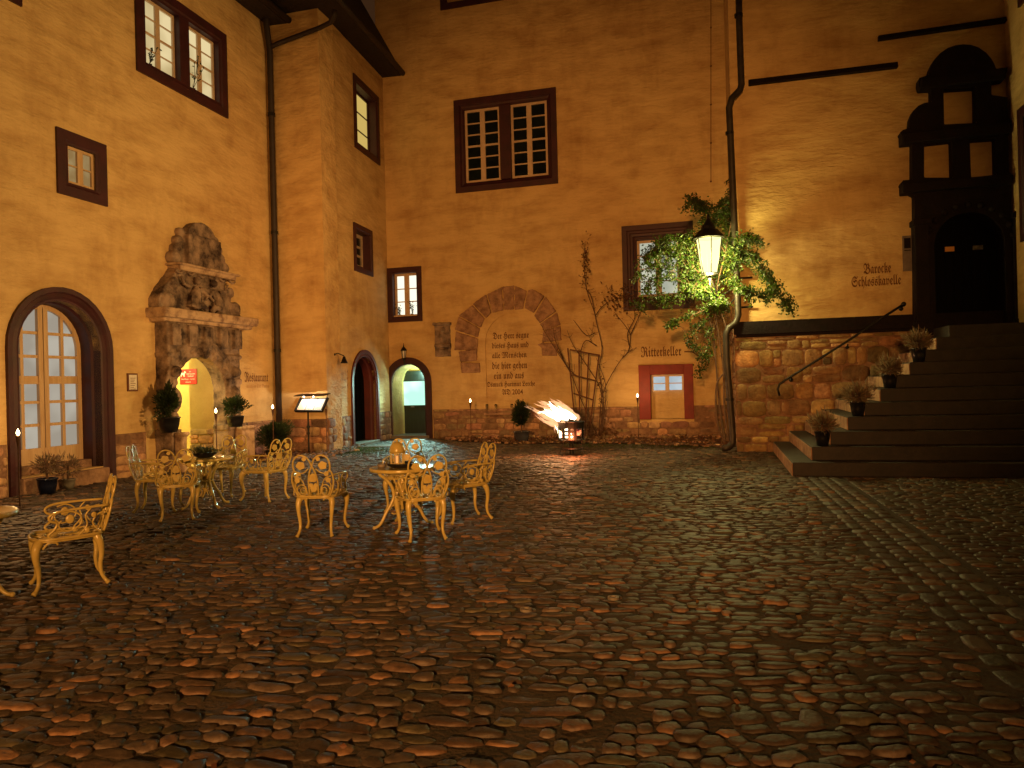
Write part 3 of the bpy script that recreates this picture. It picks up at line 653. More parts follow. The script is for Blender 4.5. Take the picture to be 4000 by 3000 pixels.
# cellar window with red frame: lit sash at the top, plaster below
b = MB(); b.box(w5[0], w5i[0], -.05, .1, w5[2], w5[3]); b.box(w5i[1], w5[1], -.05, .1, w5[2], w5[3]); b.box(w5i[0], w5i[1], -.05, .1, w5i[3], w5[3])
o = b.build('window', M_RED, main, B.M, bevel=.01); o['label'] = 'bright red stone frame of the cellar window'
zc = B.at(2600, 1532)[1]
MB().box(w5i[0], w5i[1], .28, .34, w5i[2], zc).build('infill_panel', M_PL, o, B.M)
for x0, x1 in ((w5i[0]+.02, (w5i[0]+w5i[1])/2), ((w5i[0]+w5i[1])/2, w5i[1]-.0)):
    r = [x0, x1, zc, w5i[3]]; sash(B, o, r, 1, 2, .12, M_SASH, fw=.055, mw=.025); pane(B, o, r, .16, E_COLD)
MB().box(w5i[0], w5i[1], .02, .28, w5i[2]-.04, w5i[2]).build('sill', M_MORT, o, B.M)
# arched niche with inscription
MB().prism(hn, .05, .07, back=False, sides=False).build('niche_panel', M_PL, main, B.M)
MB().box(n0-.05, n0+1.15, -.17, .06, nz0-.07, nz0).build('niche_ledge', M_VOUS, main, B.M, bevel=.015)
rows_ = [('Der Herr segne', 1925, 1299, 2066, 1327), ('dieses Haus und', 1921, 1338, 2065, 1363), ('alle Menschen', 1922, 1376, 2058, 1402), ('die hier gehen', 1922, 1414, 2060, 1446),
         ('ein und aus', 1929, 1453, 2047, 1479), ('Osmuck Hartmut Lerche', 1902, 1491, 2090, 1513), ('AD 2004', 1961, 1520, 2043, 1541)]
for t_, x0, y0, x1, y1 in rows_:
    text_px('inscription', frak(t_), B, x0, y0, x1, y1, M_INK, main, off=-.044, bold=.006)
text_px('wall_lettering', frak('Ritterkeller'), B, 2503, 1354, 2662, 1391, M_INK, main, label='painted black-letter word Ritterkeller above the cellar window', bold=.005)
ap = [B.at(x, y) for x, y in ((2673, 1374), (2704, 1374), (2728, 1390))]
MB().tube([(u, -.006, z) for u, z in ap], .016, 4).build('painted_arrow', M_INK, main, B.M)
# blind arch voussoirs
acx = (B.at(1790, 1300)[0]+B.at(2190, 1300)[0])/2
vx = [[(1858,1270),(1785,1237),(1813,1186),(1894,1243)],[(1876,1242),(1800,1238),(1843,1188),(1902,1246)]]
blocks = [
 [(1774,1370),(1779,1293),(1872,1322),(1868,1366)], [(1776,1288),(1792,1236),(1878,1283),(1870,1320)], [(1793,1234),(1846,1190),(1897,1246),(1880,1282)],
 [(1847,1188),(1900,1148),(1922,1224),(1900,1244)], [(1902,1147),(1962,1119),(1968,1214),(1924,1226)], [(1964,1118),(2010,1113),(2008,1212),(1970,1214)],
 [(2012,1114),(2060,1134),(2044,1210),(2010,1212)], [(2064,1134),(2082,1128),(2130,1156),(2086,1226),(2050,1206)], [(2134,1158),(2176,1216),(2108,1264),(2086,1234)],
 [(2178,1218),(2192,1270),(2124,1292),(2108,1266)], [(2192,1272),(2196,1330),(2118,1338),(2122,1294)],
 [(1794,1374),(1868,1362),(1866,1410),(1800,1414)], [(1800,1416),(1878,1418),(1880,1456),(1803,1458)], [(2100,1345),(2118,1338),(2184,1344),(2178,1392),(2118,1390),(2116,1360)]]
b = MB()
for bl in blocks:
    pts = [B.at(*p) for p in bl]; cx = sum(p[0] for p in pts)/len(pts); cz = sum(p[1] for p in pts)/len(pts)
    pts = [(cx+(u-cx)*.94, cz+(z-cz)*.94) for u, z in pts]; b.prism(pts, -random.uniform(.04, .11), .02)
b.build('blind_arch', M_VOUS, main, B.M, remesh=.016, disp=[(.035, .12), (.02, .035)])
# relief plaque
r = rect_px(B, 1698, 1262, 1762, 1392)
b = MB(); b.box(r[0], r[1], -.05, .02, r[2], r[3]); b.box(r[0]-.03, r[1]+.04, -.16, .02, r[3]-.08, r[3]); b.box(r[0]+.02, r[1]+.02, -.14, .02, r[2]+.27, r[2]+.38)
b.ball(((r[0]+r[1])/2, -.06, r[2]+.62), .13, 10, 8, (.8, .5, 1.5)); b.ball(((r[0]+r[1])/2+.03, -.09, r[2]+.82), .07); b.box(r[0]+.06, r[1]-.06, -.09, .0, r[2], r[2]+.22)
o = b.build('relief_plaque', M_CARV, main, B.M, remesh=.018, disp=[(.03, .08)])
# green door
prof = [(0, 0), (0, -.06), (.8, -.06), (1, -.03), (1, .1)]
o = arch_sur(B, main, da, DW, M_SUR, prof, 'door_surround', 'maroon arch of the porch with the green door')
hi = arch(da[0]+DW, da[1]-DW, .02, da[3]-DW)
b = MB(); ls = arch(da[0]+DW, da[1]-DW, 0, da[3]-DW); b.rings([ls, ls], [.08, .95], closed=False); b.build('porch_reveal', M_PLI, o, B.M)
gu0 = B.at(1549, 1600, -.9)[0]; gu1 = da[1]-DW+.1; gz = B.at(1600, 1461, -.9)[1]; sz = .10
MB().box(da[0], da[1]+.1, .95, 1.0, 0, da[3]).build('porch_back', M_PLI, o, B.M)
b = MB(); b.box(gu0, gu1, .90, .94, sz, gz); b.box(gu0-.06, gu1, .86, .94, gz-.02, gz+.10)
ga = B.at(1566, 1491, -.88); gb = B.at(1661, 1582, -.88)
gd = b.build('green_door', M_GREEN, o, B.M, bevel=.004)
pane(B, o, [ga[0], gb[0], gb[1], ga[1]], .885, E_CYAN, 'door_pane')
b = MB(); rr_ = [ga[0], gb[0], gb[1], ga[1]]
for k in range(4): pass
b.rings([loop(inset(rr_, -.04)), loop(inset(rr_, -.04)), loop(inset(rr_, .0)), loop(inset(rr_, .0))], [.90, .868, .868, .90]); b.build('glazing_bead', M_GREEN, o, B.M)
kn = B.at(1612, 1588, -.88); MB().box(kn[0]-.06, kn[0]+.06, .86, .885, kn[1]-.025, kn[1]+.012).build('letter_flap', M_SLAB, o, B.M)
MB().box(da[0]+.1, da[1]-.1, -.12, .92, -.03, sz).build('threshold', M_SLAB, o, B.M, bevel=.015)
point('porch_lamp', B.w(B.at(1600, 1500)[0]+.05, -.60, 1.98), (.58, 1.0, .86), 30, .06)
_pu = B.at(1600, 1500)[0]; spot_lamp('porch_spot', B.w(_pu+.12, -.80, 2.12), B.w(_pu+.55, 3.4, 0), (.50, 1.0, .85), 1500, 62, .5)
masonry(B, main, ub0, UB1-5, 0, .88, 'plinth_stones', M_STONE, skip=[(da[0]-.03, da[1]+.03, 9), (w5[0]+.0, w5[1]-.0, -(w5[2]-.1))], seed=7)
# lightning conductor with clips
cp = [B.at(2777, y) for y in range(-40, 760, 50)]
o = MB().tube([(u, -.04, z) for u, z in cp], .010, 5).build('lightning_conductor', M_TREL, main, B.M)
b = MB()
for u, z in cp[::3]: b.ball((u, -.035, z), .028, 6, 5)
b.build('clip', M_TREL, o, B.M)

# ================================================================== chapel building on the right
chap = empty('chapel_building', C.w(0, 0, 0), math.atan2(C.u.y, C.u.x), label='yellow chapel building on the right with rubble base and dark arched doorway', cat='building')
zl1 = C.at(2899, 1258)[1]; zl0 = zl1 - .34
print('C', C.o, zl1, uc1)
cd0, cd1 = C.at(3645, 1200, .1)[0], C.at(3925, 1200, .1)[0]; czt = C.at(3785, 832, .1)[1]; czs = C.at(3780, 1278, .1)[1]
print('chapel door', cd0, cd1, czt, czs)
hcd = arch(cd0, cd1, czs, czt)
wall(C, chap, 0, uc1+.2, 15, [hcd], .3)
Cs = Frame(C.w(0, -4.8, 0).x, C.w(0, -4.8, 0).y, -C.n.x*-1*-1 if False else C.n.x, C.n.y)
Cs = Frame(*(C.o - C.n*5.0).xy, C.n.x, C.n.y)          # return wall of the chapel, back to the main building
wall(Cs, chap, 0, 4.993, 15, [], .3)
C2 = Frame(*(C.o + C.n*.0).xy, C.u.x, C.u.y)
MB().box(-.05, uc1, -.09, .0, zl0+.06, zl1).box(-.02, uc1, -.05, .0, zl0, zl0+.06).build('string_course', M_DSTONE, chap, C.M, bevel=.01)
MB().box(-.055, -.002, -.085, 5.0, zl0+.02, zl1-.01).build('string_course', M_VOUS, chap, C.M)
masonry(C, chap, -.04, uc1, 0, zl0, 'masonry_stones', M_STONEY, hmin=.12, hmax=.40, lmin=.16, lmax=.62, out=.045, seed=12, power=5.0)
masonry(Cs, chap, 0, 5.0, 0, zl0, 'masonry_stones', M_STONE, seed=14)
# weather mouldings on the upper wall
for x0, y0, x1, y1, th in ((2923, 328, 3503, 259, .055), (3428, 155, 3945, 80, .045)):
    a = C.at(x0, y0); e = C.at(x1, y1); zz = (a[1]+e[1])/2
    MB().add([(a[0], 0, a[1]-th), (a[0], -.14, a[1]-th), (a[0], -.10, a[1]+th), (a[0], 0, a[1]+th), (e[0], 0, e[1]-th), (e[0], -.14, e[1]-th), (e[0], -.10, e[1]+th), (e[0], 0, e[1]+th)],
             [(0,1,2,3), (7,6,5,4), (0,4,5,1), (1,5,6,2), (2,6,7,3), (3,7,4,0)]).build('drip_moulding', M_DSTONE, chap, C.M)
# portal: lower body with arch, attic with three openings
def cpx(l, ox=2800, oy=0, k=.6027, off=.28): return [C.at(ox+x*k, oy+y*k, off) for x, y in l]
left = cpx([(1285,1262),(1250,1245),(1222,1225),(1195,1190),(1210,1165),(1270,1160),(1270,925),(1240,915),(1205,885),(1190,855),(1210,838),(1250,825),(1256,760),(1275,715),(1310,680),(1350,662),(1395,655),(1395,570),(1320,572),(1312,540),(1315,500),(1375,480),(1388,430),(1410,385),(1450,340),(1500,305),(1550,288),(1600,281)])
right = cpx([(1650,284),(1700,300),(1750,335),(1785,375),(1805,410),(1815,440),(1890,430),(1888,455),(1860,510),(1785,525),(1785,610),(1890,625),(1895,760),(1918,775),(1915,810),(1895,880),(1900,1110),(1932,1135),(1915,1200)])
pb = cpx([(1285, 1659), (1930, 1659)])
zb = zl0-.2
jl = C.at(3575, 1200, .28)[0]; jr = C.at(3966, 1200, .28)[0]
outl = [(jl, zb)] + left + right + [(jr, right[-1][1]-.1), (jr, zb)]
holes = [cpx([(1470,575),(1680,560),(1683,795),(1475,805)], off=.25), cpx([(1345,930),(1525,910),(1530,1150),(1345,1150)], off=.25), cpx([(1640,905),(1810,893),(1815,1130),(1650,1150)], off=.25)]
cut = arch(cd0+.012, cd1-.012, zb-.01, czt-.012)
outl = [(jl, zb), (cd0+.012, zb)] + cut[1:-1] + [(cd1-.012, zb), (jr, zb), (jr, right[-1][1]-.1)] + right[::-1] + left[::-1]
b = MB(); b.prism(outl, -.24, .03, holes); b.rings([cut, cut], [.03, .30], closed=False)
cpo = b.build('chapel_portal', M_DSTONE, chap, C.M, bevel=.02); cpo['label'] = 'nearly black baroque door surround with round-topped gable and square openings'
b = MB()
for (x0, y0, x1, y1, d) in ((1195, 1160, 1932, 1215, .36), (1190, 835, 1918, 885, .34), (1315, 480, 1890, 530, .34)):
    a = C.at(2800+x0*.6027, y0*.6027, d); e = C.at(2800+x1*.6027, y1*.6027, d); zm_ = (a[1]+e[1])/2; hh_ = abs(a[1]-e[1])*.27; b.box(a[0]+.03, e[0]-.03, -d, .0, zm_-hh_, zm_+hh_)
b.build('cornice', M_DSTONE, cpo, C.M, bevel=.02)
b = MB()
for u in (jl+.02, cd1+.12):
    b.box(u, u+.26, -.31, .0, zb, czt-.1); b.box(u-.03, u+.29, -.34, 0, czt-.2, czt-.08); b.box(u-.03, u+.29, -.34, 0, zb, zb+.35)
rc = (cd1-cd0)/2; cc = (cd0+cd1)/2
for k in range(11):
    q = math.pi*(k+.5)/11; b.ball((cc-(rc+.14)*math.cos(q), -.24, czt-rc+(rc+.14)*math.sin(q)), .07, 8, 6)
b.build('pilaster', M_DSTONE, cpo, C.M, bevel=.015)
b = MB(); b.prism(arch(cd0+.016, cd1-.016, czs, czt-.016), .22, .28)
for k in range(8):
    u = cd0+(cd1-cd0)*(k+.5)/8; b.box(u-.075, u+.075, .20, .222, czs+.05, czt-.72)
do = b.build('door', M_DOOR, cpo, C.M, bevel=.004)
s1 = rect_px(C, 3691, 965, 3728, 981, -.19); MB().box(s1[0], s1[1], .185, .205, s1[2], s1[3]).build('door_notice', mat('orange_notice', (.75, .36, .10)), cpo, C.M)
s1 = rect_px(C, 3800, 960, 3840, 974, -.19); MB().box(s1[0], s1[1], .185, .205, s1[2], s1[3]).build('door_notice', mat('grey_notice', (.16, .16, .14), (.05, .05, .05), 12), cpo, C.M)
MB().box(cd0, cd1, -.02, .2, czs-.04, czs+.012).build('threshold', M_WHITE, cpo, C.M)
text_px('wall_lettering', frak('Barocke'), C, 3373, 1028, 3481, 1066, M_INK, chap, label='painted black-letter word Barocke left of the chapel door', bold=.004)
text_px('wall_lettering', frak('Schlosskapelle'), C, 3326, 1080, 3520, 1122, M_INK, chap, label='painted black-letter word Schlosskapelle left of the chapel door', bold=.004)
s1 = rect_px(C, 3524, 922, 3566, 1058, .02); sp = MB().box(s1[0], s1[1], -.03, .0, s1[2], s1[3]).build('notice_plate', M_PLATE, None, C.M, bevel=.004)
tag(sp, 'tall grey metal notice plate on the wall left of the chapel door', 'sign')
MB().box(s1[0]+.03, s1[1]-.03, -.034, -.03, s1[3]-.26, s1[3]-.05).build('emblem', M_DSTONE, sp, C.M)
MB().box(s1[0]+.03, s1[1]-.03, -.034, -.03, s1[3]-.31, s1[3]-.295).build('ruled_line', M_DSTONE, sp, C.M)
# downpipe at the corner of the chapel
pp = [(2885, -60, 16.3), (2888, 100, 16.3), (2896, 330, 16.3), (2890, 352, 16.3), (2858, 385, 16.3), (2848, 420, 16.3), (2861, 700, 16.4), (2880, 1120, 16.4), (2884, 1230, 16.3), (2874, 1262, 16.1), (2846, 1282, 16.1), (2836, 1305, 16.1), (2838, 1400, 16.1), (2862, 1700, 16.1), (2862, 1728, 16.05), (2850, 1745, 16.0), (2826, 1752, 15.9)]
pp = [(x, y, 15.93 if y < 1200 else min(d, 15.98)) for x, y, d in pp]
dp = pipe('downpipe', [P3(*p) for p in pp], .072, M_ZINC, chap, 12); dp['label'] = 'bent zinc downpipe at the chapel corner'
for p in ((2885, 60), (2850, 520), (2872, 940), (2850, 1560)):
    q = P3(*p, 15.93); MB().lathe([(.09, -.03), (.09, .03)], q, 12).build('pipe_bracket', M_IRON, dp, WM[dp.name], world=True)
# right-hand wing returning towards the camera
rwing = empty('right_wing', c_r, math.atan2(Rw.u.y, Rw.u.x), label='yellow side wing at the far right edge beside the chapel door', cat='building')
wall(Rw, rwing, 0, 9, 15, [], .3)
a = Rw.at(3982, 430); e = Rw.at(3986, 950)
r = [a[0], a[0]+1.3, e[1], a[1]]; o = surround(Rw, rwing, r, .2, M_SUR); pane(Rw, o, inset(r, .2), -.01, M_DARKGL)
surround(Rw, rwing, [Rw.at(3985, 20)[0], Rw.at(3985, 20)[0]+1.4, Rw.at(3985, 30)[1]-.0, 12.5], .2, M_SUR)

# ================================================================== steps up to the chapel door
NS = 11; RS = (czs-.02)/NS
cor = [(3098,1805),(3171,1745),(3241,1689),(3307,1632),(3383,1583),(3434,1530),(3496,1477),(3554,1430),(3612,1380),(3665,1334),(3700,1300)]
o1 = (C.o - Vector((*ground(3098, 1861).xy, 0))).dot(-C.n)
stair = empty('stone_staircase', C.w(C.at(3098, 1861, o1)[0], o1, 0), math.atan2(C.u.y, C.u.x), label='broad dark stone staircase stepping up to the chapel door', cat='staircase')
SU = []
for i in range(NS):
    off = o1 - (o1-1.35)*i/(NS-1); u, z = C.at(*cor[i], off); SU.append((u, off))
us = np.polyfit(range(NS), [s[0] for s in SU], 2)
print('stairs r', RS, 'o1', o1, [round(s[0], 2) for s in SU])
SU = [(float(np.polyval(us, i)), SU[i][1]) for i in range(NS)]
for i in range(NS):
    u, off = SU[i]; b = MB(); b.box(u, uc1, -off, -.0, i*RS+(0 if i == 0 else .002), (i+1)*RS)
    b.build('step', M_STEP, stair, C.M, bevel=.014)
# pale slabs on the steps' left ends, lantern light put into their colour
for i in range(NS-1):
    u, off = SU[i]; b = MB(); y = off-.003; k = 0
    while y > .1:
        l = min(random.uniform(.7, 1.3), y); b.box(u-.012, u+.02, -y+.004, -(y-l), i*RS+.006, (i+1)*RS-.02); y -= l
    b.build('lit_end_slab', M_VOUS, stair, C.M, bevel=.006)
# handrail fixed to the wall
hr = empty('handrail', C.w(C.at(3040, 1530, .12)[0], .12, 0), 0, label='sloping black iron handrail on the rubble wall beside the steps', cat='handrail')
hp_ = [(3045, 1545), (3038, 1520), (3046, 1500), (3075, 1480), (3200, 1402), (3330, 1320), (3440, 1245), (3530, 1188)]
pts = []
for x, y in hp_:
    u, z = C.at(x, y, .12); pts.append(C.w(u, .12, z))
MB().tube(pts, .024, 8).ball(pts[-1], .05).build('rail', M_IRON, hr, WM[hr.name], world=True, smooth=True)
for x, y in ((3092, 1475), (3312, 1345), (3524, 1195)):
    u, z = C.at(x, y, .12); MB().tube([C.w(u, .0, z-.05), C.w(u, .10, z-.05), C.w(u, .12, z+.01)], .014, 6).ball(C.w(u, .02, z-.05), .045).build('bracket', M_IRON, hr, WM[hr.name], world=True)

# ================================================================== ground
def plane_strip(name, pts, z, m, kind='structure', **k):
    MBp = MB(); MBp.add([(p[0], p[1], z) for p in pts], [tuple(range(len(pts)))]); return tag(MBp.build(name, m, None, Matrix.Translation((0, 0, 0))), kind=kind, **k)
plane_strip('ground', [(-60, -60), (60, -60), (60, 60), (-60, 60)], 0.0, M_SOIL)
def inside(x, y, poly):
    c = False; n = len(poly)
    for i in range(n):
        x0, y0 = poly[i]; x1, y1 = poly[(i+1) % n]
        if (y0 > y) != (y1 > y) and x < (x1-x0)*(y-y0)/(y1-y0)+x0: c = not c
    return c
def wallside(x, y):
    for fr, u0, u1 in ((L, UL0, UL1), (T1, -.2, T1W), (T2, 0, T2W), (B, ub0, 40)):
        v = Vector((x, y, 0))-fr.o
        if fr in (L,) and v.dot(fr.n) < .04: return True
        if fr is B and v.dot(fr.n) < .04: return True
    v = Vector((x, y, 0))
    a = v-T1.o
    if a.dot(T1.u) < T1W+.05 and a.dot(T1.n) < .05: return True
    a = v-C.o
    if a.dot(C.u) > -.03 and a.dot(C.n) < .05: return True
    if a.dot(C.n) < SU[0][1]+.02 and a.dot(C.u) > SU[0][0]-.03: return True
    if (v-T2.o).dot(T2.n) < .03 and y > T2.o.y: return True
    if (v-Rw.o).dot(Rw.n) < .03 and x > 5: return True
    return False
bandA = Vector((2.30, 3.0)); bandD = (Vector((5.62, 16.2))-bandA).normalized(); bandN = Vector((bandD.y, -bandD.x)); BW = .62
bed = [B.w(da[1]+.05, 0, 0).xy, B.w(C.o.x/B.u.x+1, 0, 0).xy, ground(2860, 1752).xy, ground(2560, 1742).xy, ground(2300, 1735).xy, ground(2000, 1737).xy, ground(1800, 1727).xy, ground(1700, 1712).xy]
bed2 = [L.w(3.2, 0, 0).xy, T1.w(0, 0, 0).xy, T1.w(T1W, 0, 0).xy, T2.w(2.0, 0, 0).xy, ground(1400, 1765).xy, ground(1250, 1795).xy, ground(1050, 1810).xy, ground(960, 1800).xy]
bedp = [[tuple(p) for p in q] for q in (bed, bed2)]
S = []; Tn = []
y = 1.9; row = 0
def keep(X, Y):
    if Y < 1.0 or abs(X) > .74*Y+3 or wallside(X, Y): return False
    if any(inside(X, Y, q) for q in bedp): return False
    return True
def tone():
    r_ = rng.random(); base = rng.choice([0.55, .75, .95, 1.15]) * rng.uniform(.8, 1.15)
    c = np.array([1, 1, 1.])*base
    if r_ < .09: c = np.array([1.8, 1.4, 1.05])*rng.uniform(.9, 1.4)
    elif r_ < .25: c = c*np.array([1.15, .96, .85])
    elif r_ < .38: c = c*np.array([.9, 1.05, .85])
    return c
def wig(a, b): return noise.noise(Vector((a*.22, b*.22, 3.1)))
v = -26.0
TH = R(-9)
while v < 27:
    near = 1.0
    rw_ = random.uniform(.075, .11); u = -22.0 + random.uniform(0, .2)
    while u < 22:
        ln = random.choice([.09, .11, .13, .16, .19, .25]) * random.uniform(.85, 1.15)
        cu = u+ln/2; u += ln
        ww_ = 0.55*noise.noise(Vector((cu*.28, v*.28, 0)))+.10*noise.noise(Vector((cu*1.3, v*1.3, 5)))
        X = cu*math.cos(TH)-(v+ww_)*math.sin(TH); Y = cu*math.sin(TH)+(v+ww_)*math.cos(TH)
        if Y < 1.0 or Y > 23 or abs(X) > .74*Y+3: continue
        s_b = (Vector((X, Y))-bandA).dot(bandN)
        if s_b > -.06: continue
        if not keep(X, Y): continue
        e = .05; g1 = 0.55*(noise.noise(Vector(((cu+e)*.28, v*.28, 0)))-noise.noise(Vector((cu*.28, v*.28, 0))))/e
        ang = TH+math.atan(g1)+random.gauss(0, .09)
        if random.random() < .05: ang += random.choice([-1, 1])*random.uniform(.5, 1.3)
        fa = 1.0 if Y > 6 else 1.0+.25*(6-Y)/4
        if Y < 8 and random.random() < .03: continue
        S.append([X+random.gauss(0, .008), Y+random.gauss(0, .008), ln/2*.98*random.uniform(.88, 1.05), rw_/2*.99*random.uniform(.82, 1.1)*(fa**.4), ang, -.011+random.gauss(0, .0045), .022*random.uniform(.75, 1.3)]); Tn.append(tone())
    v += rw_
print('cobbles', len(S))
cob = stones_obj('cobblestone_paving', S, M_COB, None, I4, seg=9, power=3.3, tint=np.array(Tn), edge=.16); tag(cob, kind='structure')
# paved band of larger slabs and the finer paving right of it
S = []; Tn = []
for ln in range(4):
    s0 = .06+ln*.155; t = -1.0+random.random()*.2
    while t < 13.4:
        l = random.uniform(.22, .34) if ln in (0, 3) else random.uniform(.14, .2); p = bandA+bandD*(t+l/2)+bandN*s0
        if keep(p.x, p.y): S.append([p.x, p.y, l/2*.95, .073, math.atan2(bandD.y, bandD.x)+random.gauss(0, .02), -.012, .026*random.uniform(.8, 1.15)]); Tn.append(tone()*.9)
        t += l
t = -2.0
while t < 14:
    hgt = random.uniform(.10, .15); s0 = .66
    while s0 < 14:
        l = random.uniform(.11, .22); p = bandA+bandD*(t+hgt/2+.05*math.sin(s0*2.2))+bandN*(s0+l/2); s0 += l
        if keep(p.x, p.y): S.append([p.x, p.y, l/2*.94, hgt/2*.94, math.atan2(bandN.y, bandN.x)+random.gauss(0, .05), -.012, .024*random.uniform(.75, 1.2)]); Tn.append(tone()*.85)
    t += hgt
print('band', len(S))
tag(stones_obj('paving_band', S, M_COB, None, I4, seg=10, power=3.6, tint=np.array(Tn), edge=.08), kind='structure')
# planting beds: bumpy earth, rubble, leaf litter, grass
def bed_mesh(name, poly, hgt, res=.12):
    xs = [p[0] for p in poly]; ys = [p[1] for p in poly]; b = MB(); idx = {}
    nx = int((max(xs)-min(xs))/res)+2; ny = int((max(ys)-min(ys))/res)+2
    for i in range(nx):
        for j in range(ny):
            x = min(xs)+i*res; y_ = min(ys)+j*res
            if inside(x, y_, poly):
                idx[(i, j)] = len(b.v); b.v.append((x, y_, .012+hgt*(.5+.8*noise.fractal(Vector((x*1.5, y_*1.5, 0)), 1, 2, 4))))
    for (i, j) in idx:
        if all(k in idx for k in ((i+1, j), (i+1, j+1), (i, j+1))): b.f.append((idx[i, j], idx[i+1, j], idx[i+1, j+1], idx[i, j+1]))
    return tag(b.build(name, M_BED, None, I4, smooth=True), kind='structure')
bed_mesh('planting_bed', bedp[0], .05); bed_mesh('planting_bed', bedp[1], .04)
S = []; LP = []
for poly, n_ in ((bedp[0], 1500), (bedp[1], 350)):
    xs = [p[0] for p in poly]; ys = [p[1] for p in poly]; k = 0
    while k < n_:
        x = random.uniform(min(xs), max(xs)); y_ = random.uniform(min(ys), max(ys))
        if not inside(x, y_, poly): continue
        k += 1; dw = abs((Vector((x, y_, 0))-B.o).dot(B.n))
        s_ = random.uniform(.02, .05)*(1.9 if dw < .7 and poly is bedp[0] else 1)
        if random.random() < .45: S.append([x, y_, s_*1.3, s_, random.uniform(0, 3), .02, s_*.9])
        LP.append((x+random.gauss(0, .1), y_+random.gauss(0, .1), .06))
tag(stones_obj('rubble_in_the_bed', S, M_STONE, None, I4, seg=7, power=2.4, edge=.2), 'reddish rubble stones heaped at the foot of the walls', 'rubble', kind='stuff')
tag(leaves_obj('fallen_leaves', LP, .07, M_LEAFB, None, slim=.7), 'brown leaf litter on the beds at the foot of the walls', 'leaves', kind='stuff')
GP = []
for _ in range(5200):
    x = random.gauss(0, 1); p = ground(1395+random.gauss(0, 75), 1752+random.gauss(0, 12))
    if not wallside(p.x, p.y) and p.y < 19.6: GP.append((p.x, p.y, .0))
for _ in range(2500):
    p = ground(random.uniform(2200, 2800), 1745+random.gauss(0, 6)); GP.append((p.x, p.y, .0))
tag(leaves_obj('short_grass', GP, .045, M_GRASS, None, up=2.2, slim=.18), 'short grass growing between the path and the walls', 'grass', kind='stuff')
# stone slabs of the path to the green door
for i, (x0, y0, x1, y1) in enumerate(((1445, 1738, 1540, 1752), (1560, 1716, 1660, 1724))):
    a = ground(x0, y0); e = ground(x1, y1); c_ = (a+e)/2
    tag(MB().box(-(e-a).x/2, (e-a).x/2, -.35, .35, -.02, .035).build('path_slab', M_SLAB, None, Matrix.Translation(c_), bevel=.02), kind='structure')
# leaves and two small caps lying on the paving
for (x, y_, lb) in ((2055, 2386, 'small metal ground sleeve left of its pair in the cobbles'), (2396, 2340, 'small metal ground sleeve right of its pair in the cobbles')):
    p = ground(x, y_, .02); tag(MB().rings([[(math.cos(q*.5236)*r_, math.sin(q*.5236)*r_) for q in range(12)] for r_ in (.042, .042, .024, .024)], [0, .018, .018, 0]).build('ground_sleeve', M_SLAB, None, Matrix.Translation(p) @ Matrix.Rotation(R(90), 4, 'X')), lb, 'ground socket', 'metal sleeves in the cobbles')
lp = []
for _ in range(46): p = ground(random.uniform(100, 3900), random.uniform(1950, 2980), .022); lp.append(tuple(p))
leaves_sc = leaves_obj('scattered_leaves', lp, .035, M_LEAFB, None, slim=.8, dirs=[(random.uniform(-1, 1), random.uniform(-1, 1), .1) for _ in lp]); tag(leaves_sc, 'few small dry leaves scattered over the cobbles', 'leaves', kind='stuff')
#PART2
# ================================================================== garden chairs and tables
def arcp(cx, cz, rx, rz, a0, a1, n=12): return [(cx+rx*math.cos(R(a0+(a1-a0)*i/n)), cz+rz*math.sin(R(a0+(a1-a0)*i/n))) for i in range(n+1)]
def spline(pts, n=5):
    P = [Vector(p) for p in pts]; P = [P[0]*2-P[1]] + P + [P[-1]*2-P[-2]]; out = []
    for i in range(1, len(P)-2):
        for k in range(n):
            t = k/n; out.append(.5*((2*P[i])+(-P[i-1]+P[i+1])*t+(2*P[i-1]-5*P[i]+4*P[i+1]-P[i+2])*t*t+(-P[i-1]+3*P[i]-3*P[i+1]+P[i+2])*t**3))
    out.append(P[-2]); return out
def leafplate(b, cx, cz, r, y, rot=0, lob=5):       # cast leaf, a lobed plate
    o = []
    for k in range(lob*4):
        q = 2*math.pi*k/(lob*4); rr_ = r*(1+.10*math.cos(lob*q)); o.append((cx+rr_*math.cos(q+rot), cz+rr_*math.sin(q+rot)*.95))
    b.prism(o, y-.005, y+.005)
def back_y(z): return -.235-(z-.43)*.24
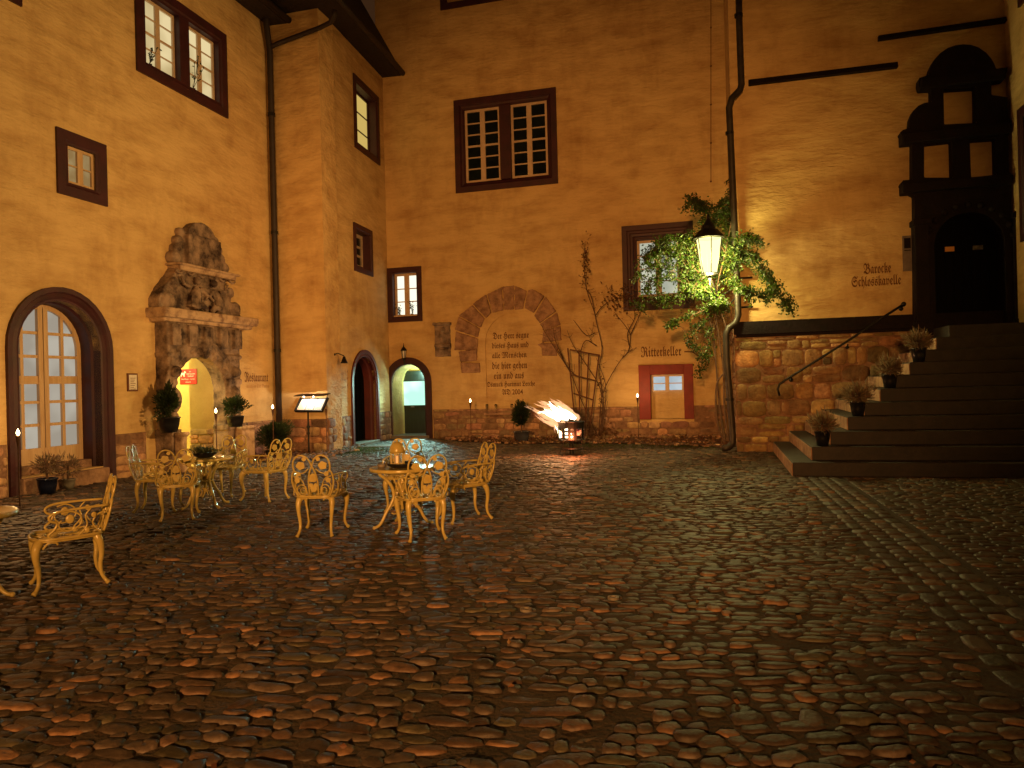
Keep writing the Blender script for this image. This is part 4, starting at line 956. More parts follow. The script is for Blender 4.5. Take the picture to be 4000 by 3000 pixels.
def make_chair():
    root = empty('garden_chair', (0, 0, 0)); I = I4
    b = MB()                                                       # seat: rim, cast lattice
    rim = [(-.185, -.225), (-.235, -.05), (-.25, .10), (-.21, .22), (-.10, .265), (0, .27), (.10, .265), (.21, .22), (.25, .10), (.235, -.05), (.185, -.225), (0, -.245)]
    rp = spline([(x, y, .435) for x, y in rim] + [(*rim[0], .435)], 3)[:-1]
    b.tube(rp, .013, 6, closed=True); b.tube([(p.x*.97, p.y*.97, p.z-.016) for p in rp], .011, 5, closed=True)
    b.tube([(p.x*.62, p.y*.62, p.z-.004) for p in rp], .008, 5, closed=True)
    for k in range(12):
        q = 2*math.pi*k/12; c, s_ = math.cos(q), math.sin(q)
        b.tube(spline([(.07*c, .07*s_, .432), (.13*c-.03*s_, .13*s_+.03*c, .432), (.20*c, .21*s_, .432), (.235*c, .25*s_, .433)], 3), .007, 5)
        b.lathe([(.018, -.003), (.018, .003)], (.19*math.cos(q+.26), .20*math.sin(q+.26), .433), 8)
    b.lathe([(.075, -.004), (.075, .004)], (0, 0, .432), 12)
    b.build('seat', M_CHAIR, root, I, smooth=True)
    b = MB()                                                       # back: two lobes, vesica, scrolls and leaves
    def T(pts, r=.007, n=6):
        b.tube([(x, back_y(z)-.10*x*x*2+.0, z) for x, z in spline3([(x, z) for x, z in pts])], r, n)
    def spline3(p): return [(v.x, v.y) for v in spline([(x, z, 0) for x, z in p], 4)]
    for s_ in (-1, 1):
        T([(s_*.165, .43), (s_*.205, .52), (s_*.222, .61), (s_*.21, .69), (s_*.185, .725)], .010)
        T([(s_*.185, .70), (s_*.197, .77), (s_*.182, .84), (s_*.135, .882), (s_*.075, .878), (s_*.03, .84), (s_*.0, .77), (-s_*.035, .68), (-s_*.05, .58), (-s_*.045, .44)], .010)
        T([(s_*.185, .72), (s_*.14, .69), (s_*.085, .70), (s_*.04, .74)])
        T([(s_*.20, .66), (s_*.15, .645), (s_*.11, .60), (s_*.085, .52), (s_*.06, .44)])
        T(arcp(s_*.125, .505, .05, .06, 0, 360, 10)); T(arcp(s_*.115, .50, .026, .034, 0, 360, 8), .006)
        T([(s_*.17, .60), (s_*.19, .55), (s_*.16, .47), (s_*.12, .435)], .007)
        for (x, z, r_) in ((.118, .775, .045), (.075, .845, .022), (.15, .685, .026), (.165, .615, .028), (.025, .56, .022)):
            leafplate(b, s_*x, z, r_, back_y(z)-.03*abs(x), rot=s_*.5)
    leafplate(b, 0, .64, .048, back_y(.64), .3); leafplate(b, 0, .52, .036, back_y(.52), .3); T([(-.165, .435), (0, .432), (.165, .435)], .011)
    b.build('backrest', M_CHAIR, root, I, smooth=True)
    for s_ in (-1, 1):
        b = MB()
        b.tube(spline([(s_*.215, -.285, .665), (s_*.245, -.12, .665), (s_*.265, .06, .655), (s_*.265, .14, .625), (s_*.26, .135, .585), (s_*.25, .09, .56), (s_*.248, .11, .51), (s_*.245, .15, .47), (s_*.238, .13, .44)], 4), [.011]*33, 6)
        b.tube(spline([(s_*.255, .06, .63), (s_*.255, -.01, .645), (s_*.25, -.07, .61), (s_*.248, -.08, .55), (s_*.246, -.03, .50), (s_*.244, .04, .49), (s_*.248, .08, .54), (s_*.25, .06, .58)], 4), .007, 5)
        b.tube(spline([(s_*.222, -.26, .62), (s_*.235, -.20, .60), (s_*.238, -.16, .54), (s_*.236, -.19, .48), (s_*.225, -.22, .45)], 4), .007, 5)
        b.tube(spline([(s_*.24, -.15, .655), (s_*.243, -.11, .60), (s_*.24, -.12, .52), (s_*.24, -.06, .445)], 4), .007, 5)
        for y_, z, r_ in ((.0, .585, .034), (-.03, .50, .02), (-.17, .60, .022), (-.12, .48, .02)):
            b.ball((s_*.248, y_, z), r_, 8, 5, (.2, 1, 1.1))
        b.build('armrest', M_CHAIR, root, I, smooth=True)
    for s_ in (-1, 1):                                             # cabriole legs
        b = MB()
        b.tube(spline([(s_*.195, .205, .425), (s_*.225, .235, .37), (s_*.222, .237, .28), (s_*.208, .222, .18), (s_*.205, .222, .09), (s_*.222, .242, .035), (s_*.238, .262, .012)], 4),
               [.036, .037, .037, .036, .035, .033, .031, .029, .026, .024, .022, .021, .019, .018, .017, .016, .0155, .015, .015, .0155, .016, .018, .020, .021, .019], 8)
        b.tube(spline([(s_*.20, .20, .36), (s_*.165, .20, .405), (s_*.12, .205, .405), (s_*.105, .205, .385)], 4), .009, 5)
        b.tube(spline([(s_*.215, .19, .36), (s_*.225, .15, .405), (s_*.23, .10, .405), (s_*.23, .085, .385)], 4), .009, 5)
        b.build('leg', M_CHAIR, root, I, smooth=True)
        b = MB()
        b.tube(spline([(s_*.165, -.19, .425), (s_*.182, -.215, .36), (s_*.178, -.225, .27), (s_*.168, -.215, .17), (s_*.166, -.225, .09), (s_*.178, -.255, .035), (s_*.19, -.275, .012)], 4),
               [.034, .034, .034, .032, .030, .028, .026, .024, .022, .021, .020, .019, .018, .017, .016, .016, .0155, .015, .015, .0155, .016, .018, .020, .021, .019], 8)
        b.tube(spline([(s_*.165, -.20, .37), (s_*.135, -.205, .405), (s_*.10, -.21, .405), (s_*.09, -.21, .388)], 4), .009, 5)
        b.build('leg', M_CHAIR, root, I, smooth=True)
    return root
chair = make_chair(); chair_src = True
ZG = .014
def gp(x, y): return ground(x, y, ZG)
CH_G = 'ornate cream cast metal garden chairs'
chairs = [   # centre, facing direction, label
 ((-3.74, 6.18), (-.34, -.24), 'lone cream garden chair nearest the camera, beside the cut-off table at the left edge'),
 ((-4.80, 9.98), (.95, .18), 'cream garden chair left of the far table, turned to face right'),
 ((-4.26, 9.36), (-.36, .93), 'cream garden chair in front of the far table with its back to the camera'),
 ((-4.42, 11.30), (-.10, -1), 'cream garden chair behind the far table, nearest the stone portal'),
 ((-3.60, 10.70), (-.5, .27), 'cream garden chair right of the far table, in front of the menu stand'),
 ((-2.14, 8.16), (.02, 1), 'cream garden chair standing free between the two table groups, back to the camera'),
 ((-1.42, 9.62), (.05, -1), 'cream garden chair behind the table with the candle lantern, facing the camera'),
 ((-.98, 7.80), (-.30, .9), 'cream garden chair in front of the table with the candle lantern, back to the camera'),
 ((-.60, 8.74), (-.87, -.45), 'rightmost cream garden chair, turned left towards the candle lantern'),
]
first = True
for (x, y), (fx, fy), lb in chairs:
    M = Matrix.Translation((x, y, ZG)) @ Matrix.Rotation(math.atan2(-fx, fy), 4, 'Z')
    if first:
        for ch in children(chair): WM[ch.name] = M @ WM[ch.name]
        chair.matrix_basis = M; WM[chair.name] = M; tag(chair, lb, 'chair', CH_G); first = False
    else: copy_tree(chair, M, None, label=lb, cat='chair', group=CH_G)
def make_table(x, y, rz, lb, src=None):
    M = Matrix.Translation((x, y, ZG)) @ Matrix.Rotation(rz, 4, 'Z')
    if src: return copy_tree(src, M, None, label=lb, cat='table', group='round cream garden tables')
    root = empty('garden_table', (0, 0, 0), label=lb, cat='table', group='round cream garden tables')
    MB().lathe([(.01, .655), (.33, .655), (.352, .648), (.362, .640), (.368, .650), (.368, .672), (.360, .680), (.345, .677), (.01, .677)], (0, 0, 0), 40).build('tabletop', M_CHAIR, root, I4, smooth=True)
    for k in range(4):
        q = k*math.pi/2; c, s_ = math.cos(q), math.sin(q); b = MB()
        pts = [(.27, .645), (.255, .60), (.20, .56), (.13, .47), (.105, .36), (.14, .26), (.20, .17), (.245, .08), (.29, .03), (.335, .016)]
        sp = spline([(r_*c, r_*s_, z) for r_, z in pts], 4); n_ = len(sp); b.tube(sp, [.020-.006*abs(i/n_-.35) for i in range(n_)], 7); b.ball(sp[-1], .021, 8, 6)
        for cc_, zz, rr2 in ((.15, .20, .05), (.10, .50, .05), (.08, .30, .045)):
            b.tube([((cc_-.05+rr2*math.cos(t))*c, (cc_-.05+rr2*math.cos(t))*s_, zz+rr2*math.sin(t)) for t in [i*.5 for i in range(12)]], .008, 5)
        leafb = (.06*c, .06*s_, .41); b.ball(leafb, .035, 8, 6, (1, 1, 1.2)); b.build('leg', M_CHAIR, root, I4, smooth=True)
    MB().tube([(.105*math.cos(t*.35), .105*math.sin(t*.35), .36) for t in range(18)], .009, 5, closed=True).lathe([(.03, .2), (.022, .3), (.03, .4), (.02, .5), (.03, .65)], (0, 0, 0), 10).build('stretcher', M_CHAIR, root, I4, smooth=True)
    for ch in children(root): WM[ch.name] = M @ WM[ch.name]
    root.matrix_basis = M; WM[root.name] = M; return root
tb = make_table(-1.27, 8.40, .4, 'round cream table carrying the candle lantern and a dark tray')
make_table(-4.27, 10.22, .9, 'round cream table near the portal with a dark evergreen bowl', tb)
make_table(-4.33, 5.80, .2, 'round cream table cut off by the left edge of the photo', tb)
TT = ZG+.68
# lantern and tray on the right-hand table
r0 = empty('candle_lantern', (-1.33, 8.45, TT+.02), label='domed openwork candle lantern on the right-hand garden table', cat='lantern'); Mr = WM[r0.name]
MB().lathe([(.085, 0), (.09, .012), (.08, .02), (.02, .02)], n=18).build('base', M_CHAIR, r0, Mr)
b = MB()
for k in range(10):
    q = k*.6283; b.tube([(.075*math.cos(q), .075*math.sin(q), .015), (.078*math.cos(q), .078*math.sin(q), .14)], .006, 5)
b.build('bars', M_CHAIR, r0, Mr); b = MB()
b.lathe([(.088, .135), (.09, .16), (.082, .20), (.06, .235), (.03, .255), (.012, .26)], n=18); b.ball((0, 0, .27), .016); b.build('dome', M_CHAIR, r0, Mr, smooth=True)
MB().lathe([(.035, .02), (.035, .10), (.01, .102)], n=14).build('candle', M_CANDLE, r0, Mr)
r1 = MB().lathe([(.02, 0), (.13, 0), (.165, .02), (.17, .045), (.155, .045), (.12, .015), (.02, .015)], n=24).build('tray', M_POTB, None, Matrix.Translation((-1.27, 8.40, TT))); tag(r1, 'shallow dark round tray under the candle lantern', 'tray')
r0.matrix_basis = r0.matrix_basis
# evergreen bowl and ashtray
r2 = MB().lathe([(.02, 0), (.10, 0), (.15, .04), (.16, .07), (.14, .07), (.02, .05)], n=20).build('planter_bowl', M_POTB, None, Matrix.Translation((-4.27, 10.22, TT))); tag(r2, 'dark low bowl of evergreen sprigs on the table near the portal', 'planter bowl')
leaves_obj('evergreen_sprigs', [(random.gauss(0, .09), random.gauss(0, .09), .07+random.uniform(0, .05)) for _ in range(420)], .045, M_LEAFD, r2, WM[r2.name], up=.6, slim=.3) if False else None
lo = leaves_obj('evergreen_sprigs', [(random.gauss(0, .085), random.gauss(0, .085), .06+random.uniform(0, .05)) for _ in range(450)], .05, M_LEAFD, None, up=.6, slim=.3)
lo.parent = r2
tag(MB().lathe([(.01, 0), (.045, 0), (.055, .035), (.048, .035), (.04, .01), (.01, .01)], n=14).build('glass_dish', M_SLAB, None, Matrix.Translation((-1.50, 8.38, TT)), smooth=True), 'small glass dish on the left of the right-hand garden table', 'dish')
tag(MB().lathe([(.01, 0), (.045, 0), (.055, .035), (.048, .035), (.04, .01), (.01, .01)], n=14).build('glass_dish', M_PAPER, None, Matrix.Translation((-4.06, 10.16, TT)), smooth=True), 'small pale dish on the right of the table near the portal', 'dish')

# ================================================================== wall lantern on its bracket
LD = 15.55; lc = P3(2770, 1000, LD); s_ = LD/F
lt = empty('wall_lantern', lc, R(18), label='large lit six-sided lantern on a scrolled bracket at the chapel corner', cat='lantern'); ML = WM[lt.name]
hexp = [(math.cos(R(60*k+8)), math.sin(R(60*k+8))) for k in range(6)]
zt_, zb_ = (1000-932)*s_+.0, -(1068-1000)*s_; rt, rb = 52*s_, 31*s_
b = MB(); b.add([(x*rt*.95, y*rt*.95, zt_) for x, y in hexp]+[(x*rb*.95, y*rb*.95, zb_) for x, y in hexp], [(k, k+6, (k+1) % 6+6, (k+1) % 6) for k in range(6)]); b.build('glass_panes', E_LAMP, lt, ML)
b = MB()
for k in range(6):
    x, y = hexp[k]; x2, y2 = hexp[(k+1) % 6]; b.tube([(x*rt, y*rt, zt_), (x*rb, y*rb, zb_)], .010, 5); b.tube([(x*rt, y*rt, zt_), (x2*rt, y2*rt, zt_)], .013, 5); b.tube([(x*rb, y*rb, zb_), (x2*rb, y2*rb, zb_)], .012, 5)
b.lathe([(.01, zb_-.14), (.03, zb_-.13), (.05, zb_-.10), (.03, zb_-.06), (.10, zb_-.03), (rb, zb_)], n=12)
b.build('frame', M_IRON, lt, ML)
MB().lathe([(rt*1.16, zt_), (rt*1.12, zt_+.05), (rt*.72, zt_+.17), (rt*.55, zt_+.19), (rt*.5, zt_+.26), (rt*.22, zt_+.36), (.03, zt_+.42), (.035, zt_+.46), (.01, zt_+.52)], n=12).build('roof', M_IRON, lt, ML)
b = MB(); wp = C.w(.04, .02, 0); q0 = Vector((lc.x, lc.y, lc.z+zb_-.13))
b.tube(spline([q0, q0+Vector((.03, .05, -.16)), q0+Vector((.22, .25, -.36)), (wp.x-.25, wp.y-.2, lc.z-.98), (wp.x, wp.y-.03, lc.z-.78)], 6), .016, 6)
b.tube([(wp.x, wp.y-.05, lc.z-.30), (wp.x, wp.y-.05, lc.z-1.15)], .026, 6); b.tube([(wp.x, wp.y-.05, lc.z-.42), (wp.x+.30, wp.y-.14, lc.z-.42)], .022, 6); b.tube([(wp.x, wp.y-.05, lc.z-1.05), (wp.x+.30, wp.y-.14, lc.z-1.05)], .022, 6)
b.tube(spline([(wp.x, wp.y-.05, lc.z-.55), q0+Vector((.32, .35, -.30)), q0+Vector((.12, .15, -.08)), q0+Vector((0, 0, .02))], 5), .014, 6)
b.build('bracket', M_IRON, lt, ML, world=True)
point('wall_lantern_light', (lc.x, lc.y, lc.z-.02), (.97, .86, .25), 430, .20)
point('lantern_fill_light', (lc.x, lc.y, lc.z+zb_-.22), (.95, .82, .30), 260, .10)  # extra fill added below the lantern, brightening the wall and paving
# small wall lantern above the green door
lu, lz = B.at(1577, 1378, .14); wl = empty('wall_lantern', B.w(lu, .14, lz), label='small unlit black lantern above the green door arch', cat='lantern'); Mw = WM[wl.name]
MB().lathe([(.09, .06), (.10, .07), (.05, .15), (.02, .18), (.01, .24), (.004, .30)], n=10).build('roof', M_IRON, wl, Mw)
b = MB(); [b.tube([(.07*math.cos(k*1.047), .07*math.sin(k*1.047), .06), (.05*math.cos(k*1.047), .05*math.sin(k*1.047), -.16)], .008, 4) for k in range(6)]; b.lathe([(.01, -.26), (.05, -.20), (.055, -.16), (.01, -.15)], n=10); b.build('frame', M_IRON, wl, Mw)
MB().lathe([(.062, .055), (.045, -.155)], n=6).build('glass_panes', M_PAPER, wl, Mw)
MB().tube([B.w(lu, .14, lz-.22), B.w(lu, .10, lz-.34), B.w(lu, .0, lz-.30)], .016, 6).box(0, .001, 0, .001, 0, .001).build('bracket', M_IRON, wl, Mw, world=True)
# bell-shaped lamp on the tower
bu, bz = T2.at(1303, 1385, .0); be = empty('wall_lamp', T2.w(bu, 0, bz), label='small black bell-shaped lamp on an arm above the faded tower lettering', cat='lamp'); Mb_ = WM[be.name]
MB().tube([T2.w(bu, .0, bz), T2.w(bu, .12, bz+.03), T2.w(bu+.06, .26, bz-.04)], .014, 6).ball(T2.w(bu, .02, bz), .035).build('arm', M_IRON, be, Mb_, world=True)
q = T2.w(bu+.06, .26, bz-.05); MB().lathe([(.02, 0), (.04, -.03), (.06, -.12), (.10, -.18), (.095, -.18), (.03, -.02)], q, 14, cap=False).build('shade', M_IRON, be, Mb_, world=True, smooth=True)

# ================================================================== roses, shrubs, pots
def branch_set(b, pts, r0_, r1_, n=6):
    sp = spline(pts, 4); m_ = len(sp); b.tube(sp, [r0_+(r1_-r0_)*i/(m_-1) for i in range(m_)], n); return sp
rose = empty('climbing_rose', ground(2838, 1745), label='leafy green climbing rose around the lit lantern at the chapel corner', cat='climbing rose'); MR = WM[rose.name]
b = MB(); twigs = []; stem_px = [
 [(2836,1745,16.4),(2800,1640,16.5),(2800,1500,16.5),(2835,1440,16.4),(2840,1300,16.3),(2800,1150,16.2),(2830,1000,16.2),(2860,850,16.2),(2880,720,16.2)],
 [(2836,1745,16.4),(2812,1600,16.6),(2795,1400,16.6),(2780,1280,16.5),(2740,1180,16.3),(2700,1080,16.2)],
 [(2850,1745,16.4),(2830,1600,16.5),(2826,1450,16.5),(2810,1330,16.4),(2790,1200,16.2)]]
for s__ in stem_px: branch_set(b, [P3(*p) for p in s__], .024, .010)
armpx = [  # leafy shoots: centre line (px) and spread
 ([(2800,1180,16.2),(2700,1120,16.0),(2600,1080,15.9),(2520,1130,15.8)], 34, 480), ([(2790,1120,16.1),(2680,1020,15.9),(2600,980,15.8),(2530,1010,15.8)], 38, 950),
 ([(2790,1120,16.1),(2700,960,16.0),(2620,930,15.9),(2570,960,15.8)], 34, 650), ([(2800,1150,16.0),(2720,1130,15.9),(2640,1150,15.8),(2560,1180,15.8)], 34, 500),
 ([(2825,1050,16.6),(2845,900,16.8),(2855,800,16.8),(2872,700,16.6)], 30, 1100), ([(2840,1000,16.0),(2760,860,16.2),(2740,800,16.3),(2700,790,16.4)], 30, 520),
 ([(2840,1060,16.0),(2880,1000,15.7),(2950,1000,15.5),(3000,1080,15.3),(3050,1160,15.2),(3085,1205,15.1)], 24, 1050), ([(2850,1000,15.9),(2900,940,15.5),(2960,930,15.4)], 26, 420),
 ([(2850,1080,15.9),(2900,1120,15.5),(2960,1150,15.4),(3020,1140,15.3)], 26, 560), ([(2810,1110,16.5),(2840,1020,16.6),(2850,930,16.7)], 40, 1500), ([(2800,1150,16.3),(2720,1100,16.2),(2690,1000,16.3),(2700,930,16.3)], 38, 1500),
 ([(2800,1170,15.7),(2820,1190,15.4),(2770,1200,15.3)], 26, 420),
 ([(2760,1240,16.4),(2720,1290,16.2),(2690,1310,16.2)], 24, 120), ([(2800,1250,16.5),(2770,1330,16.4),(2745,1400,16.4),(2735,1450,16.4)], 24, 170), ([(2780,1200,16.2),(2680,1240,16.0),(2600,1270,15.9)], 20, 200),
 ([(2690,1320,16.2),(2720,1350,16.2),(2760,1380,16.3)], 18, 160), ([(2640,1060,15.9),(2560,1040,15.8),(2490,1070,15.8)], 36, 260), ([(2600,1140,15.9),(2530,1170,15.8),(2490,1190,15.8)], 26, 120), ([(2850,780,16.3),(2790,800,16.3),(2730,790,16.3),(2680,770,16.3)], 24, 300), ([(2700,1010,16.6),(2760,900,16.7),(2830,820,16.7)], 34, 900)]
LP = []; LPb = []
for pl_, spd, cnt in armpx:
    sp = branch_set(b, [P3(*p) for p in pl_], .010, .004, 5); sd = spd*15.8/F
    for _ in range(int(cnt/22*1.9)):                                     # side twigs with leaves along them
        i = random.randrange(1, len(sp)); d = Vector((random.gauss(0, 1), random.gauss(0, .8), random.gauss(0, 1))).normalized()*sd*random.uniform(.7, 1.9)
        e = sp[i]+d; e.z -= .05; tw = spline([sp[i], sp[i]+d*.5+Vector((0, 0, .03)), e], 3); b.tube(tw, .004, 4)
        for _ in range(22):
            t_ = random.random(); p = tw[0].lerp(tw[-1], t_)+Vector((random.gauss(0, .035), random.gauss(0, .035), random.gauss(0, .035)))
            if (p-C.o).dot(C.n) > .03 or (p-C.o).dot(C.u) < 0: LP.append(tuple(p))
for _ in range(170):                                            # brown dry shoots below the green
    a = P3(random.gauss(2785, 42), random.gauss(1215, 75), 16.5+random.random()*.5); d = Vector((random.gauss(0, .22), random.gauss(0, .1), random.gauss(0, .3))); b.tube(spline([a, a+d*.5+Vector((0, 0, .05)), a+d], 3), .004, 4)
    LPb += [tuple(a+d*random.random()+Vector((random.gauss(0, .03),)*3)) for _ in range(9)]
b.build('stem', M_BARK, rose, MR, world=True, smooth=True)
tg = np.clip(rng.normal(1, .38, (len(LP), 1)), .3, 2)*np.array([1, 1, 1.]); yel = rng.random(len(LP)) < .14; tg[yel] *= np.array([2.6, 1.5, .8])
leaves_obj('foliage', LP, .066, M_LEAF, rose, MR, slim=.62, tints=tg); leaves_obj('dry_foliage', LPb, .05, M_LEAFB, rose, MR, slim=.5)
# bare rose with its fan trellis against the back wall
bare = empty('bare_climbing_rose', ground(2335, 1712), label='nearly leafless climbing rose with long bare canes on the back wall', cat='climbing rose'); MBR = WM[bare.name]
b = MB(); canes = [
 [(2335,1705,20.3),(2352,1640,20.3),(2358,1560,20.4),(2340,1450,20.5),(2352,1360,20.6),(2330,1260,20.7),(2322,1220,20.8),(2300,1160,20.8),(2288,1110,20.9),(2280,1020,20.9),(2286,950,20.9)],
 [(2335,1705,20.3),(2310,1650,20.3),(2270,1560,20.4),(2230,1460,20.4),(2180,1380,20.3),(2130,1300,20.3),(2115,1270,20.3)],
 [(2340,1700,20.3),(2350,1560,20.2),(2380,1480,20.3),(2430,1400,20.4),(2470,1365,20.4)],
 [(2430,1400,20.4),(2455,1370,20.5),(2462,1310,20.5),(2440,1270,20.5),(2400,1220,20.4)], [(2462,1310,20.5),(2490,1250,20.4),(2510,1200,20.3)], [(2458,1350,20.5),(2452,1300,20.5),(2480,1240,20.5),(2470,1190,20.5)],
 [(2340,1690,20.3),(2355,1640,20.4),(2345,1520,20.6),(2300,1440,20.6),(2240,1350,20.6),(2215,1290,20.6)], [(2330,1350,20.6),(2290,1330,20.5),(2270,1370,20.5),(2275,1420,20.5)],
 [(2325,1235,20.7),(2350,1200,20.7),(2390,1170,20.7)], [(2290,1130,20.8),(2310,1160,20.8),(2325,1230,20.7)], [(2200,1400,20.5),(2170,1330,20.5),(2160,1280,20.5)], [(2325,1300,20.6),(2290,1310,20.6),(2240,1250,20.6)],
 [(2345,1700,20.2),(2362,1600,20.2),(2365,1500,20.4),(2330,1400,20.5)], [(2180,1370,20.4),(2240,1460,20.3),(2330,1490,20.3)]]
cpts = []
for c_ in canes: cpts += branch_set(b, [P3(*p) for p in c_], .017, .007, 5)
for _ in range(130):
    a = random.choice(cpts); d = Vector((random.gauss(0, .12), random.gauss(0, .05), abs(random.gauss(.08, .12)))); b.tube(spline([a, a+d*.5+Vector((.02, 0, 0)), a+d], 2), .0045, 4)
b.build('stem', M_BARK, bare, MBR, world=True, smooth=True)
LPb = []
for (x, y, n_, sx_, sy_) in ((2285, 1040, 90, 9, 50), (2420, 1170, 200, 38, 26), (2285, 1000, 40, 7, 40), (2440, 1140, 60, 22, 18), (2360, 1690, 160, 30, 14), (2350, 1560, 60, 6, 60)):
    LPb += [tuple(P3(random.gauss(x, sx_), random.gauss(y, sy_), 20.6+random.gauss(0, .08))) for _ in range(n_)]
leaves_obj('foliage', LPb, .08, M_LEAFB, bare, MBR, slim=.6)
tr = empty('fan_trellis', ground(2240, 1700), label='red-brown wooden fan trellis holding the bare rose behind the fire', cat='trellis'); MT = WM[tr.name]
b = MB()
for p0, p1 in (((2252,1700),(2218,1360)), ((2265,1700),(2262,1370)), ((2285,1700),(2300,1380)), ((2300,1700),(2340,1388))): b.tube([P3(*p0, 20.25), P3(*p1, 20.45)], .022, 5)
b.build('slat', M_TREL, tr, MT, world=True)
for p0, p1 in (((2226,1366),(2344,1388)), ((2236,1464),(2330,1488)), ((2240,1536),(2316,1562))): MB().tube([P3(*p0, 20.22), P3(*p1, 20.22)], .02, 5).build('crosspiece', M_TREL, tr, MT, world=True)
def conifer_ball(name, px, py_base, d, pot_m, potr, poth, rx, rz, n, lm, lb, cat='potted shrub', zb=None, leaf=.06, slim=.28, cone=False, stemh=.05):
    p = P3(px, py_base, d); z0 = ZG if zb is None else zb
    r_ = empty(name, (p.x, p.y, z0), label=lb, cat=cat); Mp = WM[r_.name]
    MB().lathe([(.01, 0), (potr*.72, 0), (potr*.9, poth*.5), (potr*.98, poth*.9), (potr*1.05, poth*.92), (potr*1.05, poth), (potr*.92, poth), (potr*.9, poth*.88), (.01, poth*.88)], n=24).build('pot', pot_m, r_, Mp, smooth=True, bevel=0)
    P = []; D = []
    lumps = [(Vector((random.gauss(0, 1), random.gauss(0, 1), random.gauss(.3, 1))).normalized(), random.uniform(.8, 1.12)) for _ in range(15)]
    for _ in range(n):
        v_ = Vector((random.gauss(0, 1), random.gauss(0, 1), random.gauss(0, 1))).normalized(); k_ = max((v_.dot(l)*s2 for l, s2 in lumps)); rr3 = (random.random()**.45)*(.42+.62*k_**5)
        zz = v_.z*rz*rr3; tap = 1-.45*max(0, zz/rz) if cone else 1
        P.append((v_.x*rx*rr3*tap, v_.y*rx*rr3*tap, poth+stemh+rz*.85+zz)); D.append((v_.x, v_.y, v_.z+.5))
    lo_ = leaves_obj('foliage', P, leaf, lm, None, slim=slim, dirs=D); lo_.parent = r_; WM[lo_.name] = Mp
    MB().tube([(0, 0, poth*.8), (0, 0, poth+stemh+rz)], .018, 6).build('stem', M_BARK, r_, Mp); return r_
conifer_ball('potted_shrub', 660, 1650, 14.55, M_POTB, .21, .30, .27, .30, 2600, M_LEAFD, 'bushy dark conifer in a black pot on the left pedestal of the portal', zb=.82, leaf=.085, cone=True)
conifer_ball('potted_shrub', 919, 1640, 16.1, M_POTB, .19, .24, .24, .20, 1900, M_LEAFD, 'rounded green shrub in a black pot on the right pedestal of the portal', zb=.82, leaf=.07)
conifer_ball('potted_shrub', 2038, 1700, 20.2, M_TERR, .23, .30, .24, .40, 2600, M_LEAFD, 'upright evergreen in a blue-grey glazed pot left of the fire basket', leaf=.09, cone=True)
conifer_ball('potted_shrub', 1072, 1700, 17.4, M_POTB, .22, .18, .34, .36, 3600, M_HEATH if False else M_LEAFD, 'wide grey-green lavender bush at the foot of the tower corner', leaf=.10, slim=.16)
hp0 = conifer_ball('potted_plant', 184, 1860, 12.0, M_POTN, .15, .25, .24, .20, 500, M_HEATH, 'straggly dry plant in a dark blue square pot before the glazed door', leaf=.09, slim=.14)
conifer_ball('potted_plant', 265, 1800, 12.6, M_SLAB, .11, .16, .24, .18, 380, M_HEATH, 'wispy dry plant in a small pale pot before the glazed door', leaf=.09, slim=.12)
POTS = [((3206, 1741), 1, 'heather pot on the second step, lowest of the four'), ((3347, 1628), 3, 'heather pot on the fourth step, second from the bottom'), ((3447, 1528), 5, 'heather pot on the sixth step, third from the bottom'), ((3582, 1424), 7, 'heather pot on the eighth step, topmost of the four')]
for k_, ((x, y), si, lb) in enumerate(POTS):
    u, off = SU[si]; q = C.w(u+.19, off-.19, (si+1)*RS)
    if k_ == 0:
        r_ = conifer_ball('heather_pot', 3206, 1741, 12.0, M_POTB, .125, .25, .21, .13, 750, M_HEATH, lb, cat='potted heather', leaf=.13, slim=.12, stemh=.0); r_['group'] = 'heather pots on the steps'
        M = Matrix.Translation(q)
        src_ = WM[r_.name].copy()
        for ch in children(r_): WM[ch.name] = M @ src_.inverted() @ WM[ch.name]
        r_.matrix_basis = M; WM[r_.name] = M; hsrc = r_
    else: copy_tree(hsrc, Matrix.Translation(q) @ Matrix.Rotation(k_*1.9, 4, 'Z'), None, label=lb, cat='potted heather', group='heather pots on the steps')
# plants on window sills, behind the glazing bars
def sillplant(fr, px, py, y, h, lb):
    u, z = fr.at(px, py, -y); r_ = empty('window_plant', fr.w(u, -y, z), label=lb, cat='house plant'); Mp = WM[r_.name]; b = MB(); P = []
    for k in range(9):
        e = Vector((random.gauss(0, h*.28), random.gauss(0, .01), h*random.uniform(.5, 1))); sp = spline([(0, 0, 0), e*.5+Vector((random.gauss(0, .03), 0, 0)), e], 3); b.tube(sp, .006, 4)
        P += [tuple(e*random.uniform(.3, 1)+Vector((random.gauss(0, .03), 0, random.gauss(0, .03)))) for _ in range(7)]
    b.lathe([(.04, -.08), (.05, 0), (.01, 0)], n=10, sy=.3); b.build('stem', M_LEAFD, r_, Mp); lo_ = leaves_obj('foliage', P, .07, M_LEAFD, None, slim=.5); lo_.parent = r_; WM[lo_.name] = Mp
sillplant(B, 1562, 1228, .192, .34, 'leafy plant in the left half of the small bright window'); sillplant(B, 1610, 1225, .192, .50, 'taller leafy plant in the right half of the small bright window')
sillplant(L, 585, 250, .150, .34, 'star-leaved plant in the left light of the big lit window'); sillplant(L, 755, 345, .150, .85, 'tall spiky plant in the right light of the big lit window')

